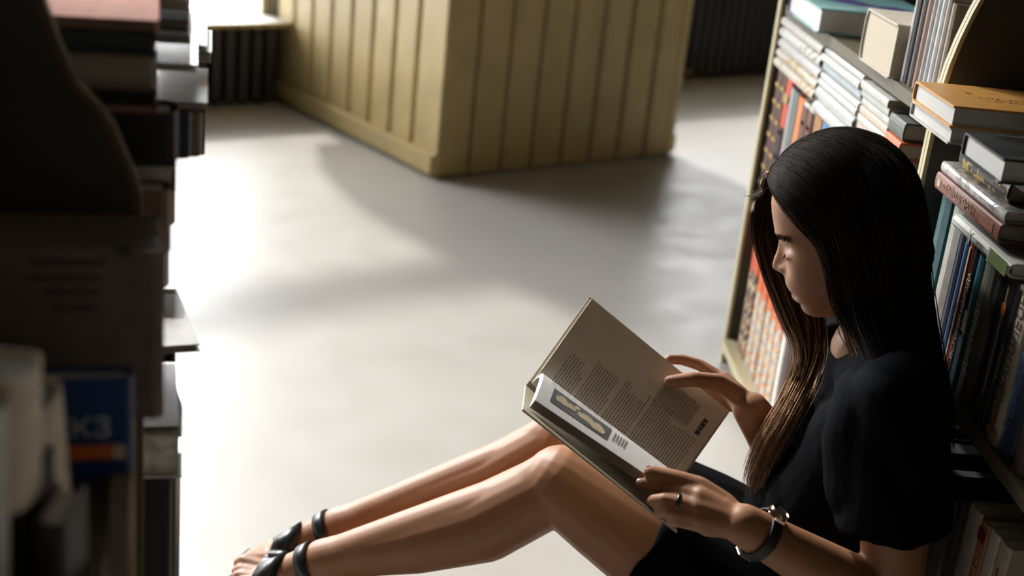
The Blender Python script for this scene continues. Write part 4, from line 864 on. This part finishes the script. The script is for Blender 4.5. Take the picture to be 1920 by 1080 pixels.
for w in (.05, .03, .045, .035): mg.add(*patch(rp, .915, .943, v, v+w, .0006, NR, 1, 1)); v += w+.008
bk(mg.build('printed_title', mat('bold_ink', (.10, .085, .07), .8)))
NLP = NIM
mp_ = MB(); mp_.add(*patch(lp, .085, .50, .52, .86, .0006, NLP, 8, 8)); bk(mp_.build('printed_picture', mat('picture_grey', (.12, .12, .12), .5, .3, 30)))
mp_ = MB()
def blobpatch(cu, cv, ru, rv, ang, n=14):
    c = lp(cu, cv) + NLP*.0010; v = [c]
    for k_ in range(n):
        a = 2*math.pi*k_/n; x, y = ru*math.cos(a), rv*math.sin(a)*(1+.25*math.sin(3*a+ang)); v.append(lp(cu + x*math.cos(ang) - y*.3*math.sin(ang), cv + y*math.cos(ang) + x*.8*math.sin(ang)) + NLP*.0010)
    mp_.add(v, [(0, 1+k_, 1+(k_+1) % n) for k_ in range(n)])
blobpatch(.155, .69, .045, .085, .2); blobpatch(.215, .70, .05, .06, -.4); blobpatch(.34, .72, .075, .075, .3); blobpatch(.42, .74, .055, .09, -.3); blobpatch(.26, .62, .02, .04, 0)
bk(mp_.build('picture_figure', mat('picture_cream', (.58, .48, .30), .5, .12, 50)))
mp_ = MB()
for i in range(5):
    mp_.add(*patch(lp, .53+.02*i, .537+.02*i, .55, .8-.02*(i % 2), .0007, NLP, 1, 3))
for i in range(2):
    for j in range(9): mp_.add(*patch(lp, .06+.05*j, .10+.05*j, .36+.07*i, .375+.07*i, .0007, NLP, 1, 1))
bk(mp_.build('printed_caption', M_INK))

# ------------------------------------------------------------------ watch, ring, sandals
ax = unit(EL_L-WR_L); wc = WR_L + ax*.026; nup = unit(V(*(UP*.85 - FW*.35 + RT*.25)) - ax*(V(*(UP*.85 - FW*.35 + RT*.25))@ax)); sd_ = np.cross(ax, nup)
watch = empty('wristwatch', frame(wc, sd_, ax, nup), 'small wristwatch with a dark leather strap and rose gold case worn on the wrist', 'watch')
R_ = .0298
mb = MB(); k = 36
for i in range(k+1):
    a = 2*math.pi*i/k
    for rr, yy in ((R_, -.0075), (R_+.0022, -.0070), (R_+.0022, .0070), (R_, .0075)): mb.v.append((rr*math.cos(a), yy, rr*math.sin(a)))
mb.f += [(4*i+j, 4*i+(j+1) % 4, 4*i+4+(j+1) % 4, 4*i+4+j) for i in range(k) for j in range(4)]
mb.build('strap', mat('dark_leather', (.022, .016, .013), .45, .2, 90, bump=.2), watch)
M_RG = mat('rose_gold', (.62, .40, .30), .22, .05, metal=1)
def disc(name, r, z0, z1, m, par, r2=None, k=32):
    mb = MB(); r2 = r2 or r
    mb.v = [(r*math.cos(2*math.pi*i/k), r*math.sin(2*math.pi*i/k), z0) for i in range(k)] + [(r2*math.cos(2*math.pi*i/k), r2*math.sin(2*math.pi*i/k), z1) for i in range(k)]
    mb.f = [(i, (i+1) % k, k+(i+1) % k, k+i) for i in range(k)] + [tuple(range(k))[::-1], tuple(range(k, 2*k))]
    return mb.build(name, m, par)
disc('case', .0125, R_+.001, R_+.0075, M_RG, watch, .0118); disc('dial', .0102, R_+.0076, R_+.0079, mat('dark_dial', (.03, .028, .026), .15, .1), watch)
mb = MB()
for k in range(28):
    a0, a1 = 2*math.pi*k/28, 2*math.pi*(k+1)/28
    mb.add([(r*math.cos(a), r*math.sin(a), z) for a in (a0, a1) for r, z in ((.0103, R_+.0076), (.0112, R_+.0092), (.0120, R_+.0074))], [(0, 1, 4, 3), (1, 2, 5, 4)])
mb.build('bezel', M_RG, watch)
mb = MB(); mb.tube([(0, -.0125, R_+.004), (0, -.0155, R_+.004)], .0018, 10); mb.build('crown', M_RG, watch)
for s in (-1, 1):
    mb = MB(); mb.box(s*.0105-.003, s*.0105+.003, -.0068, .0068, R_+.0005, R_+.004); mb.build('lug', M_RG, watch)
mb = MB(); mb.tube([(-.007, -.0085, -R_-.003), (.007, -.0085, -R_-.003), (.007, .0085, -R_-.003), (-.007, .0085, -R_-.003), (-.007, -.0085, -R_-.003)], .0011, 6); mb.build('buckle', M_RG, watch)
fa, fb_ = Lf['mcps'][1], Lf['fingers'][1][0]; rd = unit(fb_-fa); rc_ = fa*.42+fb_*.58; rx = unit(np.cross(rd, ZZ)); ry = np.cross(rd, rx)
ring = MB(); k1, k2 = 28, 8
for i in range(k1):
    a = 2*math.pi*i/k1; c = (rx*math.cos(a)+ry*math.sin(a))
    for j in range(k2): b = 2*math.pi*j/k2; ring.v.append(tuple(rc_ + c*(.0103+.0013*math.cos(b)) + rd*(.0022*math.sin(b))))
ring.f = [(i*k2+j, i*k2+(j+1) % k2, ((i+1) % k1)*k2+(j+1) % k2, ((i+1) % k1)*k2+j) for i in range(k1) for j in range(k2)]
tag(ring.build('finger_ring', mat('dark_silver', (.10, .10, .10), .3, .1, metal=1), smooth=True), 'dark metal ring worn on a finger under the page block', 'ring')
M_STRAP = mat('black_strap', (.016, .017, .018), .32, .15, 60, spec=.6); M_SOLE = mat('black_sole', (.02, .02, .02), .5, .15, 40); M_INSOLE = mat('insole', (.05, .05, .052), .5, .15, 40)
BBVH = BVHTree.FromPolygons([v.co[:] for v in body_me.vertices], [p_.vertices[:] for p_ in body_me.polygons])
for idx, (hl0, fx, fy, FL, mir_) in enumerate(FEET):
    sn = empty('sandal', frame(hl0, fx, fy, ZZ), ('black strappy sandal on the foot of the far leg' if idx else 'black strappy sandal on the foot of the near leg'), 'sandal')
    out = []
    for t in np.linspace(0, 1, 21):
        x = -.012 + (FL+.018)*t; w = .030*(1-(1-min(1, t/.12))**2)**.5 + .013*math.exp(-((t-.72)/.22)**2) - .003*math.exp(-((t-.4)/.12)**2); w *= (1-max(0, (t-.86)/.14)**2.2)**.5; out.append((x, max(w, .001)))
    poly = [(x, w) for x, w in out] + [(x, -w) for x, w in out[::-1]]
    mb = MB(); mb.prism(poly, 'z', 0, .013); mb.build('sole', M_SOLE, sn)
    mb = MB(); mb.prism([(x*.985+.001, w*.95) for x, w in poly], 'z', .013, .0185); mb.build('insole', M_INSOLE, sn)
    def strap(x0, wid, zc, lean, nm, tl=0.0):   # a band hugging the foot
        mb = MB(); n = 44; R0 = .062
        for i in range(n+1):
            a = -.55 + (math.pi+1.1)*i/n; dr = fy*math.cos(a) + unit(ZZ + fx*tl)*math.sin(a)
            for e in (-1, 1):
                c = hl0 + fx*(x0 + e*wid/2 + lean*max(0, math.sin(a))) + ZZ*zc; h = BBVH.ray_cast(Vector(c+dr*R0), Vector(-dr), R0)
                r = R0-h[3] if h[0] is not None else .03
                for o_ in (.0016, .0046):
                    q_ = c + dr*(r+o_) - hl0; mb.v.append((q_@fx, q_@fy, max(.012, q_[2])))
        mb.f = []
        for i in range(n):
            b = 4*i; mb.f += [(b+1, b+3, b+7, b+5), (b, b+4, b+6, b+2), (b, b+1, b+5, b+4), (b+2, b+6, b+7, b+3)]
        mb.build(nm, M_STRAP, sn, smooth=True)
    strap(FL*.68, .040, .028, -.006, 'toe_strap'); strap(.056, .022, .055, .004, 'ankle_strap', .45)
